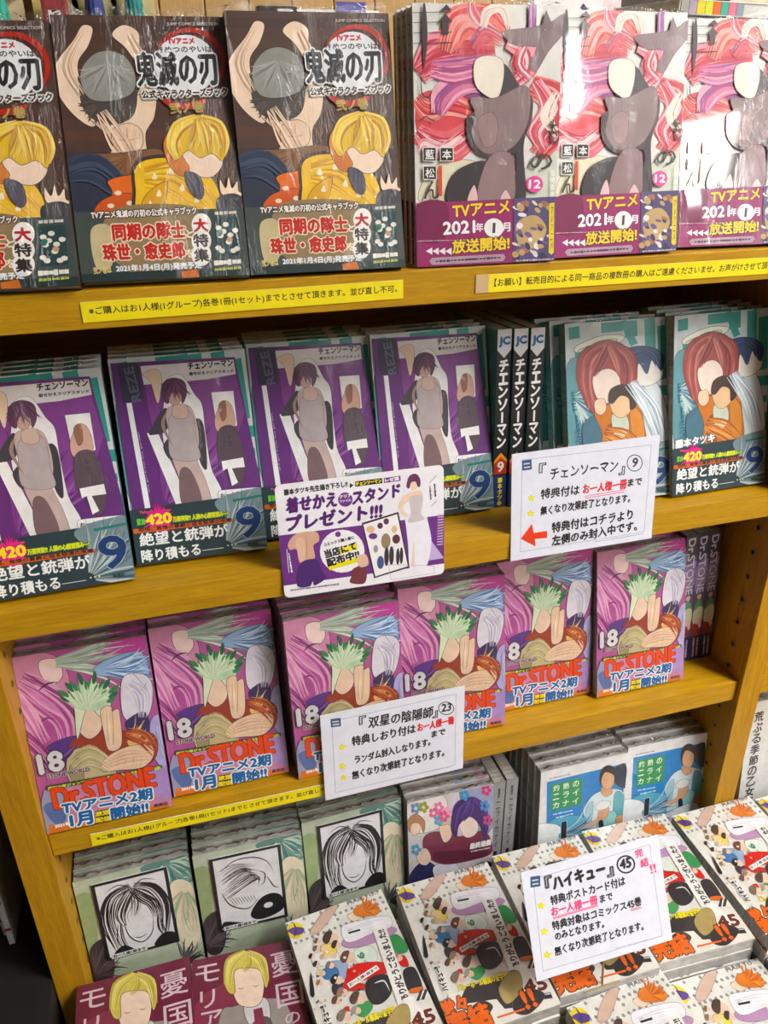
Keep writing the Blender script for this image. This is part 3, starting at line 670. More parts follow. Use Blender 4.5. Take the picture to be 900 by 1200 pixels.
def art_sketchcard(kind):                             # loose brush lines, no face
    A = Art(76, 106, [(0,0),(76,0),(76,106),(0,106)], 30+kind); A.fill((28, 26, 28)); A.rect((226, 226, 230), 3.5, 3.5, 72.5, 102.5)
    K = (26, 24, 28); rn = A.rnd
    if kind == 0:
        A.flow([K], [(38,14),(17,24),(9,54),(14,96)], 7, 15, 1.3); A.flow([K], [(40,14),(58,22),(68,50),(62,92)], 7, 15, 1.3)
        A.flow([K], [(40,18),(30,34),(24,50),(26,64)], 7, 13, 1.4); A.flow([K], [(38,18),(48,32),(56,44),(58,62)], 7, 13, 1.4); A.flow([K], [(39,20),(40,36),(36,54)], 5, 8, 1.1)
        A.stroke(K, [(38,16),(26,8),(12,14)], 1.2); A.stroke(K, [(40,16),(50,8),(64,13)], 1.2); A.flow([K], [(20,60),(18,80),(22,96)], 4, 7, 1.0); A.flow([K], [(60,60),(60,80),(66,96)], 4, 7, 1.0)
        A.stroke(K, [(24,60),(27,80),(38,92),(50,82),(54,60)], 1.4); A.stroke(K, [(32,83),(38,85),(45,82)], 1.2)
        A.blob(K, [(10,96),(20,90),(30,100),(28,103),(10,103)]); A.blob(K, [(50,102),(60,88),(72,90),(72,103)])
    else:
        for i in range(24):
            A.stroke(K, [(6+rn.uniform(0,10), 20+i*1.8), (24+i, 14+i*1.2), (46+rn.uniform(-4,6), 18+i*1.4)], rn.uniform(0.4,1.4), n=5)
        A.stroke(K, [(10,20),(26,9),(46,10),(60,20),(66,38)], 1.5); A.stroke(K, [(8,50),(16,70),(34,80),(48,66)], 1.6); A.stroke(K, [(50,30),(56,36),(54,48),(48,52)], 1.3)
        for i in range(9): A.stroke(K, [(14+i*3.4, 58+i*0.6), (18+i*3, 66), (20+i*3, 72)], 0.7, n=4)
        A.blob(K, [(36,88),(48,70),(62,66),(72,74),(72,92),(54,100),(40,98)]); A.ell((226,226,230), (56,82), 5, 4); A.stroke(K, [(58,40),(64,56),(70,60)], 1.4)
        A.blob(K, [(6,92),(20,96),(34,103),(6,103)])
    A.rect((214, 216, 216), 5, 1.2, 42, 7.2); A.text((40,40,44), 'お一人様1冊まで', (7,103.8), (40,103.8), 4.2, 0.2)
    return A

def art_flowers():
    A = Art(116, 178, [(495,129),(834,54),(828,462),(510,543)], 23); A.fill((206, 200, 204)); A.line = ((70,50,70), 1.3)
    A.blob((232, 226, 222), [(500,130),(640,100),(640,200),(520,230)]); A.blob((150,160,190), [(700,80),(830,60),(830,200),(780,220)])
    A.blob((44, 46, 90), [(500,400),(560,330),(620,350),(700,360),(830,330),(830,470),(510,540)]); A.blob((220,220,230), [(600,350),(680,330),(700,380),(620,400)])
    A.blob((122, 52, 74), [(560,250),(610,225),(700,240),(800,220),(830,290),(760,320),(640,340),(570,310)]); A.blob((96,38,60), [(600,300),(700,290),(800,280),(800,310),(640,335)])
    A.blob(SKIN, [(535,300),(570,285),(590,320),(570,345),(540,335)]); A.blob(SKIN, [(505,200),(540,185),(545,225),(520,240)]); A.blob(SKIN, [(620,200),(660,190),(670,240),(640,262)])
    A.blob((176, 132, 96), [(498,190),(530,165),(565,190),(560,230),(545,200),(515,200),(505,230)]); A.blob((196, 180, 160), [(610,190),(650,165),(685,190),(680,230),(660,200),(625,205)])
    A.blob((236, 216, 206), [(695,180),(745,160),(775,200),(760,235),(720,240)])
    A.blob((70, 40, 110), [(668,190),(690,130),(750,100),(800,130),(812,200),(800,260),(780,200),(740,170),(700,200),(690,240),(672,230)]); A.flow([(90,58,136), (54,30,90), (120,90,160)], [(745,106),(696,140),(680,220)], 16, 18, 6); A.flow([(90,58,136), (54,30,90)], [(750,106),(796,140),(804,230)], 16, 16, 6); A.flow([(100,70,146), (60,36,100)], [(748,110),(740,150),(712,184)], 14, 10, 5)
    for c, col in (((620,140),(232,130,170)), ((650,155),(240,160,190)), ((600,160),(226,110,150)), ((720,95),(70,150,200)), ((620,185),(90,170,200)), ((800,130),(80,140,200)), ((805,75),(214,70,120)), ((812,180),(200,80,140)), ((530,145),(110,150,190)), ((560,140),(150,160,60)), ((530,290),(90,160,200)), ((640,170),(224,90,140))):
        for i in range(5): A.ell(col, (c[0]+13*math.cos(i*1.257), c[1]+13*math.sin(i*1.257)), 8, 8, 8)
    A.text((240,236,236), '最終遊戯', (742,284), (824,266), 20, 1.2, (60,40,60), 1.5); A.bars((226,220,226), (745,292), (822,276), 5, 10)
    return A

def art_blue():
    A = Art(116, 178, [(175,427),(621,346),(544,936),(121,1026)], 25); A.fill((222, 222, 222)); A.line = ((50,60,80), 1.6)
    A.poly((52, 130, 196), [(202,478),(606,398),(558,800),(183,820)])
    A.blob((90, 170, 200), [(200,690),(330,660),(420,700),(330,780),(190,780)])
    A.bars((130,130,130), (215,462), (320,442), 6, 12)
    A.poly((44, 140, 84), [(222,492),(380,462),(374,600),(216,634)])
    for r_, row in enumerate(('灼熱の', 'ニライ', 'カナイ')):
        for c_, ch in enumerate(row):
            x = 232+c_*50-r_*3; y = 530+r_*45-c_*9; A.text((214, 232, 206), ch, (x,y), (x+30,y-6), 30, 0.8)
    A.bars((190,214,230), (226,650), (330,632), 10, 4); A.bars((190,214,230), (240,668), (330,650), 8, 5)
    A.blob((30, 44, 62), [(530,440),(600,400),(606,500),(590,530),(545,500)])
    A.blob((206, 222, 228), [(380,640),(420,570),(470,540),(540,530),(590,560),(585,680),(560,760),(400,770),(395,700)])
    A.blob((160, 196, 210), [(390,640),(430,590),(420,690),(400,740)]); A.blob((96, 170, 180), [(540,560),(588,570),(575,720),(530,760)]); A.blob((150,206,206), [(450,680),(540,650),(540,740),(460,760)])
    A.blob((208, 160, 120), [(478,520),(520,515),(530,550),(500,570),(475,550)]); A.blob((214, 168, 130), [(474,450),(500,432),(538,440),(540,500),(510,532),(480,510)])
    A.blob((40, 32, 36), [(468,470),(480,425),(515,405),(550,425),(552,480),(538,455),(500,440),(480,470),(474,510)])
    A.blob((216, 166, 130), [(455,650),(480,620),(510,630),(500,670),(470,700),(360,740),(350,720),(440,690)]); A.blob((206,150,110), [(545,680),(580,670),(575,720),(545,720)])
    A.blob((226, 228, 226), [(440,620),(480,590),(520,600),(500,630),(455,640)]); A.blob((24, 34, 66), [(455,700),(475,695),(478,740),(460,745)])
    A.blob((232, 236, 238), [(130,720),(230,700),(280,740),(330,780),(400,760),(560,720),(550,900),(130,960)])
    A.hair([(70,110,150), (180,206,220), (40,60,100), (150,180,200)], (240,760), 10, 200, -30, 60, 24, 10, 0.4)
    A.text((40, 50, 62), '1', (262,780), (284,775), 88, 3, (220,224,224), 2)
    return A

HQ = [(50,250),(560,75),(900,824),(315,1076)]
def art_team(dark=False):
    A = Art(113, 175.5, HQ, 27); A.fill((220, 218, 212)); rn = A.rnd; A.line = ((90,80,80), 1.6)
    for i in range(30):
        for j in range(4):
            x = 60+i*30+(j % 2)*15; y = 262-i*11+j*34
            if rn.random() < 0.8: A.ell((140,142,138), (x,y), 9, 8, 8)
    A.text((110,110,112), 'HAIKYU!!', (385,160), (545,100), 24, 0.8)
    A.ell((226, 200, 56), (105,290), 45, 42); A.blob((90, 66, 140), [(62,290),(105,272),(150,280),(140,305),(100,315),(75,300)]); A.stroke((70,50,120), [(95,250),(108,290),(96,330)], 9)
    A.blob((206, 176, 160), [(180,300),(240,210),(300,160),(330,165),(290,230),(230,300)])
    A.blob(SKIN, [(380,215),(430,190),(450,225),(410,240)]); A.blob((214, 122, 50), [(412,190),(440,160),(500,150),(548,170),(540,205),(480,218),(430,215)]); A.hair([(226,140,60), (190,96,40)], (470,190), 8, 80, -100, 20, 14, 14, 0.3)
    A.blob((180,140,180), [(350,350),(440,300),(590,270),(640,290),(560,340),(400,380)]); A.blob((44,42,46) if dark else (232, 230, 236), [(352,272),(420,245),(590,215),(610,270),(520,300),(400,350),(358,330)]); A.text((236,236,236) if dark else (30,30,36), '1', (447,290), (443,276), 62, 2.2)
    A.flow([(60,56,62), (30,28,32)] if dark else [(214,210,222), (244,242,246)], [(360,310),(470,280),(590,250)], 34, 14, 6); A.flow([(226,84,76), (176,40,40)], [(380,560),(470,500),(570,480)], 30, 12, 7)
    heads = [(290,330,46,(70,52,44)), (320,365,30,(60,50,44)), (220,345,20,(110,90,70)), (215,385,22,(120,100,80)), (190,425,20,(40,36,40)), (215,465,22,(44,40,44)), (255,425,26,(190,176,140)), (300,420,24,(226,210,150)), (380,430,44,(110,66,56)), (240,510,24,(214,200,140)), (285,470,26,(120,110,104)), (230,560,20,(150,120,90)), (320,545,36,(40,34,40)), (350,610,34,(150,120,96)), (320,650,30,(96,70,60)), (430,640,46,(92,66,54)), (360,730,44,(120,104,84)), (420,700,30,(160,150,140)), (260,385,24,(226,200,150)), (640,430,30,(190,110,120))]
    for x0, y0, x1, y1, c in ((200,400,330,470,(222,226,230)), (270,450,380,540,(150,170,200)), (240,360,320,420,(236,210,90)), (300,560,380,620,(60,50,60)), (250,480,330,540,(70,120,170)), (380,560,470,600,(190,60,50))): A.blob(c, [(x0,y0+10),(x1-10,y0),(x1,y1-10),(x0+10,y1)])
    A.blob((216, 228, 218), [(420,390),(500,370),(540,420),(500,470),(430,460)]); A.text((50,130,90), '6', (470,430), (462,400), 34, 2); A.vtext((60,140,100), 'STK', (455,400), (480,455), 20)
    A.blob((58, 142, 82), [(596,330),(640,310),(690,360),(690,400),(630,410),(600,380)])
    A.blob((206, 54, 50), [(385,480),(460,455),(570,455),(580,510),(480,540),(420,560),(350,600),(370,530)]); A.blob((206,54,50), [(640,420),(680,420),(700,470),(660,470)])
    A.blob((40, 36, 42), [(470,570),(520,520),(590,520),(610,600),(560,660),(500,660)]); A.blob((44, 40, 46), [(670,500),(730,480),(770,590),(700,600)]); A.stroke((226,226,226), [(520,560),(570,548),(600,600)], 7)
    A.blob((214, 110, 50), [(705,590),(765,575),(770,600),(710,610)]); A.blob((62, 150, 84), [(420,680),(480,650),(510,680),(470,730),(430,720)]); A.blob((206,54,50), [(355,690),(385,680),(380,730),(355,730)])
    for x, y, r_, c in heads:
        A.ell((226, 196, 176), (x+r_*0.25, y), r_*0.72, r_*0.62, 12)
        A.blob(c, [(x-r_*0.9,y+r_*0.1),(x-r_*0.5,y-r_*0.7),(x+r_*0.2,y-r_*0.8),(x+r_*0.1,y-r_*0.2),(x-r_*0.2,y+r_*0.5),(x-r_*0.6,y+r_*0.6)], 4)
    for i in range(50):
        x, y = rn.uniform(190,460), rn.uniform(330,780); A.ell(rn.choice([(226,220,210), (60,50,52), (200,170,150), (236,234,230), (120,120,140)]), (x,y), rn.uniform(4,9), rn.uniform(4,8), 8)
    A.blob((34, 32, 36), [(185,505),(205,620),(182,622)], 3)
    A.poly((234, 232, 228), [(512,285),(580,262),(705,640),(640,668)]); A.text((30, 28, 32), 'ありがとうございました!!', (700,640), (572,284), 40, 2)
    A.poly((242, 240, 236), [(375,565),(530,468),(548,488),(390,588)]); A.text((60,56,60), 'お一人様1冊まで', (392,578), (540,487), 16, 0.7)
    A.text((30, 28, 32), 'ハイキュー!!', (305,800), (262,672), 34, 2, (236,234,230), 3)
    # band at the foot
    A.poly((224, 222, 214), [(300,830),(640,710),(760,600),(1000,560),(1000,1100),(250,1100)])
    A.poly((48, 44, 46), [(405,765),(640,685),(720,760),(700,860),(600,880),(560,830),(350,880)])
    A.text((232, 214, 50), 'バレーボール最高の金字塔!!', (362,806), (642,706), 36, 1.6)
    A.poly((236,234,228), [(665,640),(720,620),(800,760),(720,800)])
    A.poly((44,44,52), [(735,650),(758,595),(772,592),(752,648)]); A.poly((44,44,52), [(760,645),(782,590),(798,588),(778,642)])
    A.text((96, 40, 34), '45', (722,785), (838,750), 64, 4, (240,226,214), 3)
    A.poly((36,36,44), [(715,800),(850,770),(860,800),(722,830)]); A.text((240,240,240), '古舘春一', (720,820), (852,790), 24, 1)
    A.setquad([(495,399),(810,309),(1065,786),(696,912)])
    A.blob((170, 150, 96), [(850,740),(880,690),(920,680),(930,740),(880,790)]); A.blob((40,38,40), [(900,780),(960,740),(1010,760),(960,820),(910,820)]); A.blob((60,56,56), [(760,800),(800,780),(830,800),(800,830)])
    A.text((226, 104, 40), '堂々', (668,842), (752,808), 52, 3, (50, 34, 30), 3)
    A.text((226, 104, 40), '完結', (690,905), (834,856), 70, 4, (50, 34, 30), 3)
    A.stroke((226,104,40), [(845,836),(940,806)], 7, False); A.text((226, 104, 40), '!!', (948,806), (985,794), 56, 3, (50,34,30), 3)
    return A

def art_maroon():
    A = Art(113, 175.5, [(576,566),(887,507),(944,1018),(566,1106)], 29); A.fill((112, 46, 66)); A.blob((134, 62, 80), [(580,700),(700,640),(720,800),(600,900)]); A.line = ((70,40,50), 1.6)
    A.blob((150, 142, 138), [(650,740),(700,700),(790,680),(860,720),(900,1000),(620,1040)]); A.blob((206,202,206), [(730,690),(790,680),(800,740),(770,790),(730,740)])
    A.blob((96, 88, 90), [(745,760),(800,740),(815,860),(760,870)]); A.poly((130, 60, 80), [(752,712),(778,706),(786,770),(768,792),(756,770)])
    A.blob((236, 210, 190), [(686,620),(700,590),(740,580),(782,595),(786,640),(775,690),(745,705),(705,690)]); A.stroke((150,110,96), [(708,648),(718,651),(728,647)], 2.5); A.stroke((150,110,96), [(752,642),(762,645),(771,640)], 2.5)
    A.blob((206, 190, 96), [(668,620),(690,560),(735,540),(785,565),(800,620),(790,650),(775,600),(740,590),(700,600),(700,660),(680,660)])
    A.flow([(226,214,126), (184,166,76), (214,198,100)], [(736,545),(690,575),(680,640)], 14, 18, 6); A.flow([(226,214,126), (184,166,76)], [(740,545),(780,570),(794,632)], 13, 16, 6); A.flow([(214,198,100), (176,158,70)], [(738,548),(735,575),(720,598)], 16, 10, 5)
    W = (214, 190, 200)
    A.text(W, 'モ', (585,634), (655,622), 58, 0.5); A.text(W, 'リ', (596,708), (640,700), 56, 0.5); A.text(W, 'ア', (598,770), (660,758), 54, 0.5); A.text(W, 'ー', (604,850), (660,838), 10, 0.5)
    A.text(W, '憂', (812,622), (888,606), 82, 0.6); A.text(W, '国', (824,712), (902,696), 78, 0.6); A.text(W, 'の', (846,760), (890,750), 34, 0.5)
    return A

def art_monochrome():
    A = Art(148, 210, [(0,0),(148,0),(148,210),(0,210)], 33); A.fill((206, 206, 204))
    A.blob((150,152,152), [(60,30),(120,20),(148,60),(148,150),(90,170),(50,110)]); A.hair([(100,100,104), (190,190,190), (60,60,64)], (110,60), 5, 80, 0, 360, 40, 6, 0.4)
    A.vtext((26, 26, 28), '荒ぶる季節の乙女どもよ', (16,14), (16,196), 15, bold=0.4)
    A.poly((206, 84, 84), [(0,176),(148,176),(148,210),(0,210)]); A.text((240,236,236), 'TVアニメ', (30,196), (110,196), 16, 1)
    return A

def spine_teal():
    A = Art(14, 176, [(0,0),(64,0),(64,800),(0,800)], 41); A.fill((22, 22, 26)); A.poly((220,222,224), [(0,0),(64,0),(64,85),(32,120),(0,85)]); A.text((50,120,180), 'JC', (8,72), (56,72), 40, 3)
    A.vtext((236, 236, 236), 'チェンソーマン', (32,125), (32,520), 44, bold=2.5)
    A.poly((236, 150, 40), [(0,575),(32,540),(64,575),(64,620),(0,620)]); A.poly((176, 60, 40), [(0,590),(32,560),(64,590),(64,640),(0,640)]); A.text((240,230,220), '9', (18,628), (46,628), 46, 2)
    A.poly((44, 60, 112), [(0,648),(64,648),(64,800),(0,800)]); A.vtext((226, 216, 60), '藤本タツキ', (32,655), (32,795), 24, bold=1)
    return A
def spine_stone():
    A = Art(16.5, 176, [(0,0),(70,0),(70,800),(0,800)], 42); A.fill((92, 80, 118)); A.blob((140,120,160), [(0,200),(70,160),(70,300),(0,340)]); A.blob((60,56,70), [(0,0),(70,0),(70,120),(0,150)])
    A.text((198,192,206), 'Dr.STONE', (12,20), (14,360), 46, 2, (60,50,80), 2)
    A.blob((200,206,170), [(5,470),(35,420),(66,470),(60,560),(10,560)]); A.blob((90,150,100), [(5,470),(35,400),(66,460),(40,450)]); A.blob((226,190,160), [(20,540),(55,530),(60,590),(20,590)]); A.blob((150,60,50), [(0,560),(40,570),(50,630),(0,640)])
    A.ell((200,180,140), (35,385), 14, 16); A.poly((54,48,80), [(0,640),(70,640),(70,800),(0,800)]); A.vtext((206,200,214), '稲垣理一郎', (22,650), (22,720), 12); A.bars((206,200,214), (24,660), (24,780), 12, 9); A.bars((206,200,214), (48,660), (48,780), 12, 9)
    return A
def spine_grey():
    A = Art(15, 178, [(0,0),(60,0),(60,700),(0,700)], 43); A.fill((142, 144, 144)); A.vtext((40,42,46), 'ニライカナイ', (30,120), (30,430), 22, bold=0.6); A.bars((60,62,66), (30,40), (30,100), 14, 4)
    A.text((36,38,40), '1', (24,480), (38,480), 30, 1); A.poly((50,60,66), [(0,505),(60,495),(60,520),(0,520)]); A.vtext((40,42,46), '田村隆平', (30,540), (30,650), 18)
    return A

# ------------------------------------------------------------------ notices
def star(A, c, r): A.poly((232, 226, 30), [(c[0]+(r if i % 2 == 0 else r*0.45)*math.cos(R(-90+36*i)), c[1]+(r if i % 2 == 0 else r*0.45)*math.sin(R(-90+36*i))) for i in range(10)])
def frame_line(A, P, wd=2.5, col=(150,156,176)):
    for i in range(4): A.stroke(col, [P[i], P[(i+1) % 4]], wd, False)
def logo(A, x0, y0, x1, y1, sl=-8):
    A.poly((56, 84, 122), [(x0,y0),(x1,y0+sl),(x1+2,y1+sl),(x0+2,y1)]); A.stroke((206,216,226), [(x0+10,y0+(y1-y0)*.35),(x1-10,y0+(y1-y0)*.35+sl*.7)], 7, False); A.stroke((206,216,226), [(x0+12,y0+(y1-y0)*.7),(x1-8,y0+(y1-y0)*.7+sl*.7)], 7, False)
INK, RED, PINK = (30, 30, 34), (216, 66, 70), (232, 92, 130)
CARDW = (222, 224, 236)
def card_arrow():
    A = Art(149, 106, [(20,155),(875,35),(840,650),(5,780)], 51); A.fill(CARDW)
    frame_line(A, [(78,186),(824,94),(795,610),(62,725)]); logo(A, 75, 190, 130, 248)
    A.text(INK, '『', (172,262), (212,256), 55, 1.5); A.text(INK, 'チェンソーマン', (236,298), (628,246), 62, 1.4, jit=0.06); A.text(INK, '』', (634,272), (668,268), 50, 1.5)
    A.ring(INK, (728,200), 47, 5, 50); A.text(INK, '9', (712,224), (742,222), 52, 2)
    A.text(INK, '特典付は', (182,412), (404,384), 58, 2, jit=0.05); A.text(RED, 'お一人様一冊', (426,384), (682,348), 56, 2.2, jit=0.05); A.text(INK, 'まで', (690,338), (772,326), 42, 2)
    A.stroke(PINK, [(435,396),(670,358)], 4, False); A.stroke(PINK, [(438,407),(670,370)], 4, False)
    A.text(INK, '無くなり次第終了となります。', (180,508), (704,430), 52, 2, jit=0.05)
    A.text(INK, '特典付はコチラより', (246,612), (722,532), 62, 2.4, jit=0.05); A.text(INK, '左側のみ封入中です。', (246,690), (750,600), 60, 2.4, jit=0.05)
    A.poly((226, 74, 50), [(65,645),(130,558),(140,612),(217,600),(218,642),(146,648),(151,692)]); star(A, (127,406), 24); star(A, (123,496), 24)
    A.bars((170,172,184), (500,668), (790,622), 6, 22); return A
def card_stars():
    A = Art(150.5, 106.5, [(35,245),(875,45),(875,550),(55,725)], 52); A.fill(CARDW)
    frame_line(A, [(97,275),(820,95),(822,530),(110,680)]); logo(A, 90, 262, 145, 308)
    A.text(INK, '『', (246,292), (284,284), 46, 1.5); A.text(INK, '双星の陰陽師', (298,310), (676,240), 62, 1.8, jit=0.05); A.text(INK, '』', (676,246), (706,240), 40, 1.5)
    A.ring(INK, (760,184), 50, 5, 40); A.text(INK, '23', (730,206), (788,196), 42, 2)
    A.text(INK, '特典しおり付は', (206,414), (572,334), 52, 2, jit=0.05); A.text(RED, 'お一人様一冊', (586,328), (810,276), 46, 2.2, jit=0.05); A.text(INK, 'まで', (672,360), (756,340), 34, 2)
    A.text(INK, 'ランダム封入しなります。', (222,516), (664,408), 46, 2, jit=0.05); A.text(INK, '無くなり次第終了となります。', (206,606), (752,474), 48, 2, jit=0.05)
    star(A, (150,418), 24); star(A, (150,528), 24); star(A, (155,594), 22); A.bars((170,172,184), (530,592), (800,540), 5, 20); return A
def card_end():
    A = Art(148, 109, [(60,250),(785,45),(860,610),(150,830)], 53); A.fill(CARDW)
    frame_line(A, [(125,285),(740,97),(806,590),(182,775)]); logo(A, 110, 272, 162, 330)
    A.text(INK, '『', (192,334), (228,324), 62, 4); A.text(INK, 'ハイキュー', (236,344), (508,262), 72, 5); A.text(INK, '』', (518,276), (552,266), 52, 4)
    A.ring(INK, (614,205), 50, 9, 50); A.text(INK, '45', (586,232), (642,218), 52, 4)
    A.text(PINK, '完', (668,172), (706,158), 44, 2); A.text(PINK, '結', (696,224), (736,210), 46, 2); A.text(PINK, '!!', (748,256), (776,246), 48, 2)
    A.text(INK, '特典ポストカード付は', (222,424), (612,318), 50, 2, jit=0.05); A.stroke((240,150,176), [(232,494),(466,424)], 14, False); A.text(PINK, 'お一人様一冊', (226,484), (466,416), 48, 2.4); A.text(INK, 'まで', (480,412), (545,394), 40, 2)
    A.stroke((240,150,176), [(640,452),(696,436)], 12, False); A.text(INK, '特典対象はコミックス45巻', (232,560), (698,424), 48, 2, jit=0.04); A.text(INK, 'のみとなります。', (246,612), (500,542), 42, 2, jit=0.05)
    A.text(INK, '無くなり次第終了となります。', (246,694), (708,556), 48, 2, jit=0.05)
    for c in ((168,426), (186,564), (202,688)): star(A, c, 25)
    A.bars((170,172,184), (560,655), (800,590), 5, 18); return A
def card_purple():
    A = Art(147, 106, [(15,160),(850,55),(870,610),(65,735)], 54)
    A.mpoly((238, 236, 242), [(cx+5*math.cos(R(a0+k*18)), cy+5*math.sin(R(a0+k*18))) for cx, cy, a0 in ((142,101,0), (5,101,90), (5,5,180), (142,5,270)) for k in range(6)])
    P = (112, 56, 136)
    A.poly(P, [(10,415),(900,302),(900,552),(40,672)])
    A.text(INK, '藤本タツキ先生描き下ろし!!', (64,210), (376,166), 28, 1.6); A.poly(INK, [(386,148),(386,174),(406,158)])
    A.poly(INK, [(412,140),(546,122),(549,148),(414,166)]); A.text((236,220,50), 'チェンソーマン', (417,162), (543,144), 18, 1.4); A.poly(P, [(554,122),(636,110),(638,136),(556,147)]); A.text((240,236,244), 'レゼ篇', (562,142), (630,132), 18, 1.4)
    A.text((84, 36, 110), '着せかえ', (74,300), (322,264), 74, 4, shear=0.08); A.ell(P, (365,230), 36); A.text((240,236,244), 'クリア', (336,226), (394,218), 18, 1); A.text((240,236,244), 'ファイル', (338,246), (394,238), 12, 0.8)
    A.text((84, 36, 110), 'スタンド', (402,256), (636,214), 66, 4, shear=0.08); A.text((84, 36, 110), 'プレゼント!!!', (74,390), (546,318), 74, 4.5, shear=0.1)
    A.ell((240,238,242), (352,492), 112, 110); A.ell(P, (330,405), 14); A.text(INK, 'コミックス購入者に', (262,468), (412,428), 17, 1)
    A.poly((236,222,50), [(335,480),(425,452),(428,482),(336,508)]); A.poly((236,222,50), [(276,566),(430,522),(430,548),(290,590)])
    A.text(INK, '当店にて', (270,528), (424,482), 42, 2.6); A.text(INK, '配布中!!', (282,572), (440,524), 42, 2.6)
    A.blob((214, 172, 148), [(82,450),(125,402),(220,392),(236,438),(208,462),(215,525),(180,548),(138,548),(124,482),(90,484)]); A.stroke((176,130,110), [(170,400),(175,470),(172,540)], 3); A.blob((226,190,166), [(120,440),(160,430),(165,530),(142,538)])
    A.blob((78, 46, 112), [(140,556),(222,532),(250,590),(272,628),(215,668),(205,640),(190,672),(126,668)])
    A.blob((120, 60, 66), [(400,620),(410,580),(470,570),(468,655),(395,655)]); A.blob((226,190,166), [(430,520),(470,508),(484,560),(440,572)])
    A.poly((60, 44, 60), [(448,348),(630,292),(694,576),(514,632)]); A.poly((240,238,240), [(456,356),(624,303),(684,570),(520,622)])
    for c, x, y, a, b in (((226,190,150),492,380,22,18), (P,505,415,22,16), ((92,54,84),540,362,14,16), ((92,54,84),570,340,14,16), ((226,190,150),612,380,14,20), ((96,50,60),622,430,20,24), ((150,130,104),570,440,24,40), ((60,50,60),575,520,12,50), ((60,50,60),600,515,12,50), ((70,90,140),545,550,18,34), ((50,44,56),632,520,9,44), ((50,44,56),650,515,9,44), ((150,150,160),520,480,12,20)): A.ell(c, (x,y), a, b, 12)
    A.bars((240,238,242), (85,500), (100,600), 8, 7); A.stroke((240,238,242), [(75,480),(85,600)], 3, False)
    A.poly((196, 176, 220), [(700,330),(770,318),(800,440),(866,528),(700,556),(680,440)])
    A.blob((236,234,244), [(650,240),(660,130),(700,95),(745,120),(755,200),(775,320),(800,450),(770,590),(700,600),(680,440),(660,320),(630,290)])
    A.blob(SKIN, [(650,220),(690,190),(740,185),(752,230),(745,300),(765,340),(770,420),(745,590),(720,600),(712,440),(700,560),(690,440),(672,330),(690,300),(682,240),(650,270),(680,310),(660,312),(632,270)])
    A.blob((206, 196, 200), [(688,215),(745,205),(748,250),(744,300),(760,330),(680,345),(692,300),(684,240)]); A.blob(SKIN, [(680,130),(715,125),(725,165),(700,182),(684,165)])
    A.blob((104, 54, 88), [(668,150),(680,112),(712,100),(734,125),(736,160),(724,165),(712,140),(690,145),(682,172),(670,170)])
    A.bars((90,60,110), (808,150), (814,215), 8, 6); A.bars((90,60,110), (785,160), (792,230), 6, 7); A.stroke(INK, [(815,110),(782,145)], 2, False); A.stroke(INK, [(820,235),(795,262)], 2, False)
    for i in range(12): A.stroke((226,196,220), [(828,305+i*14),(858,301+i*14)], 5, False)
    A.bars((120,110,130), (92,692), (340,660), 8, 16); frame_line(A, [(585,560),(815,568),(820,605),(600,640)], 1.5); return A

def strip_art(w_, h_, t, tape=0):
    A = Art(w_, h_, [(0,0),(w_,0),(w_,h_),(0,h_)], 61); A.fill((236, 216, 24))
    if tape: A.rect((200,170,130), 0, 0, tape, h_)
    A.text((44, 40, 20), t, (tape+5, h_*0.69), (w_-5, h_*0.69), h_*0.44, 0.12); return A
# ================================================================== SETTING
def V(x, y, z): return (x*MM, y*MM, Z0+z*MM)
def wbox(x0, x1, y0, y1, z0, z1, mat, name='m', bevel=0):
    """box in mm, heights measured from the top shelf surface, as a mesh in world space"""
    return MB().box(x0*MM, x1*MM, y0*MM, y1*MM, Z0+z0*MM, Z0+z1*MM).mesh(name, mat, bevel)
def part(name, mesh, parent, label=None):
    o = obj(name, mesh, parent, tuple(-c for c in parent.location))
    if label: o['label'] = label
    return o

structure('floor', MB().box(-4.5, 5.5, -6.5, 3.5, -0.05, 0).mesh('floor', FLOOR))
structure('ceiling', MB().box(-4.5, 5.5, -6.5, 3.5, 2.8, 2.85).mesh('ceiling', PLASTER))
structure('wall_left', MB().box(-4.6, -4.5, -6.5, 3.5, 0, 2.8).mesh('wall_left', PLASTER))
structure('wall_right', MB().box(5.5, 5.6, -6.5, 3.5, 0, 2.8).mesh('wall_right', PLASTER))
structure('wall_front', MB().box(-4.5, 5.5, -6.6, -6.5, 0, 2.8).mesh('wall_front', PLASTER))
structure('wall_back', MB().box(-4.5, 5.5, 3.5, 3.6, 0, 2.8).mesh('wall_back', PLASTER))
LAMP = emit('lamp_diffuser', (1, 0.97, 0.93, 1), LIGHT_POWER)
house = MB().box(-.17, .17, -.62, .62, 0.0, .06).mesh('housing', WHITE); dif = MB().box(-.15, .15, -.6, .6, -.012, -.001).mesh('diffuser', LAMP)
for i, (x, y) in enumerate(FIXTURES):
    t = thing('ceiling_light', 'white rectangular ceiling light fitting above the shop floor', 'ceiling light', 'ceiling lights', (x, y, 2.739), (0, 0, R(22.5)))
    obj('housing', house, t); obj('diffuser', dif, t)

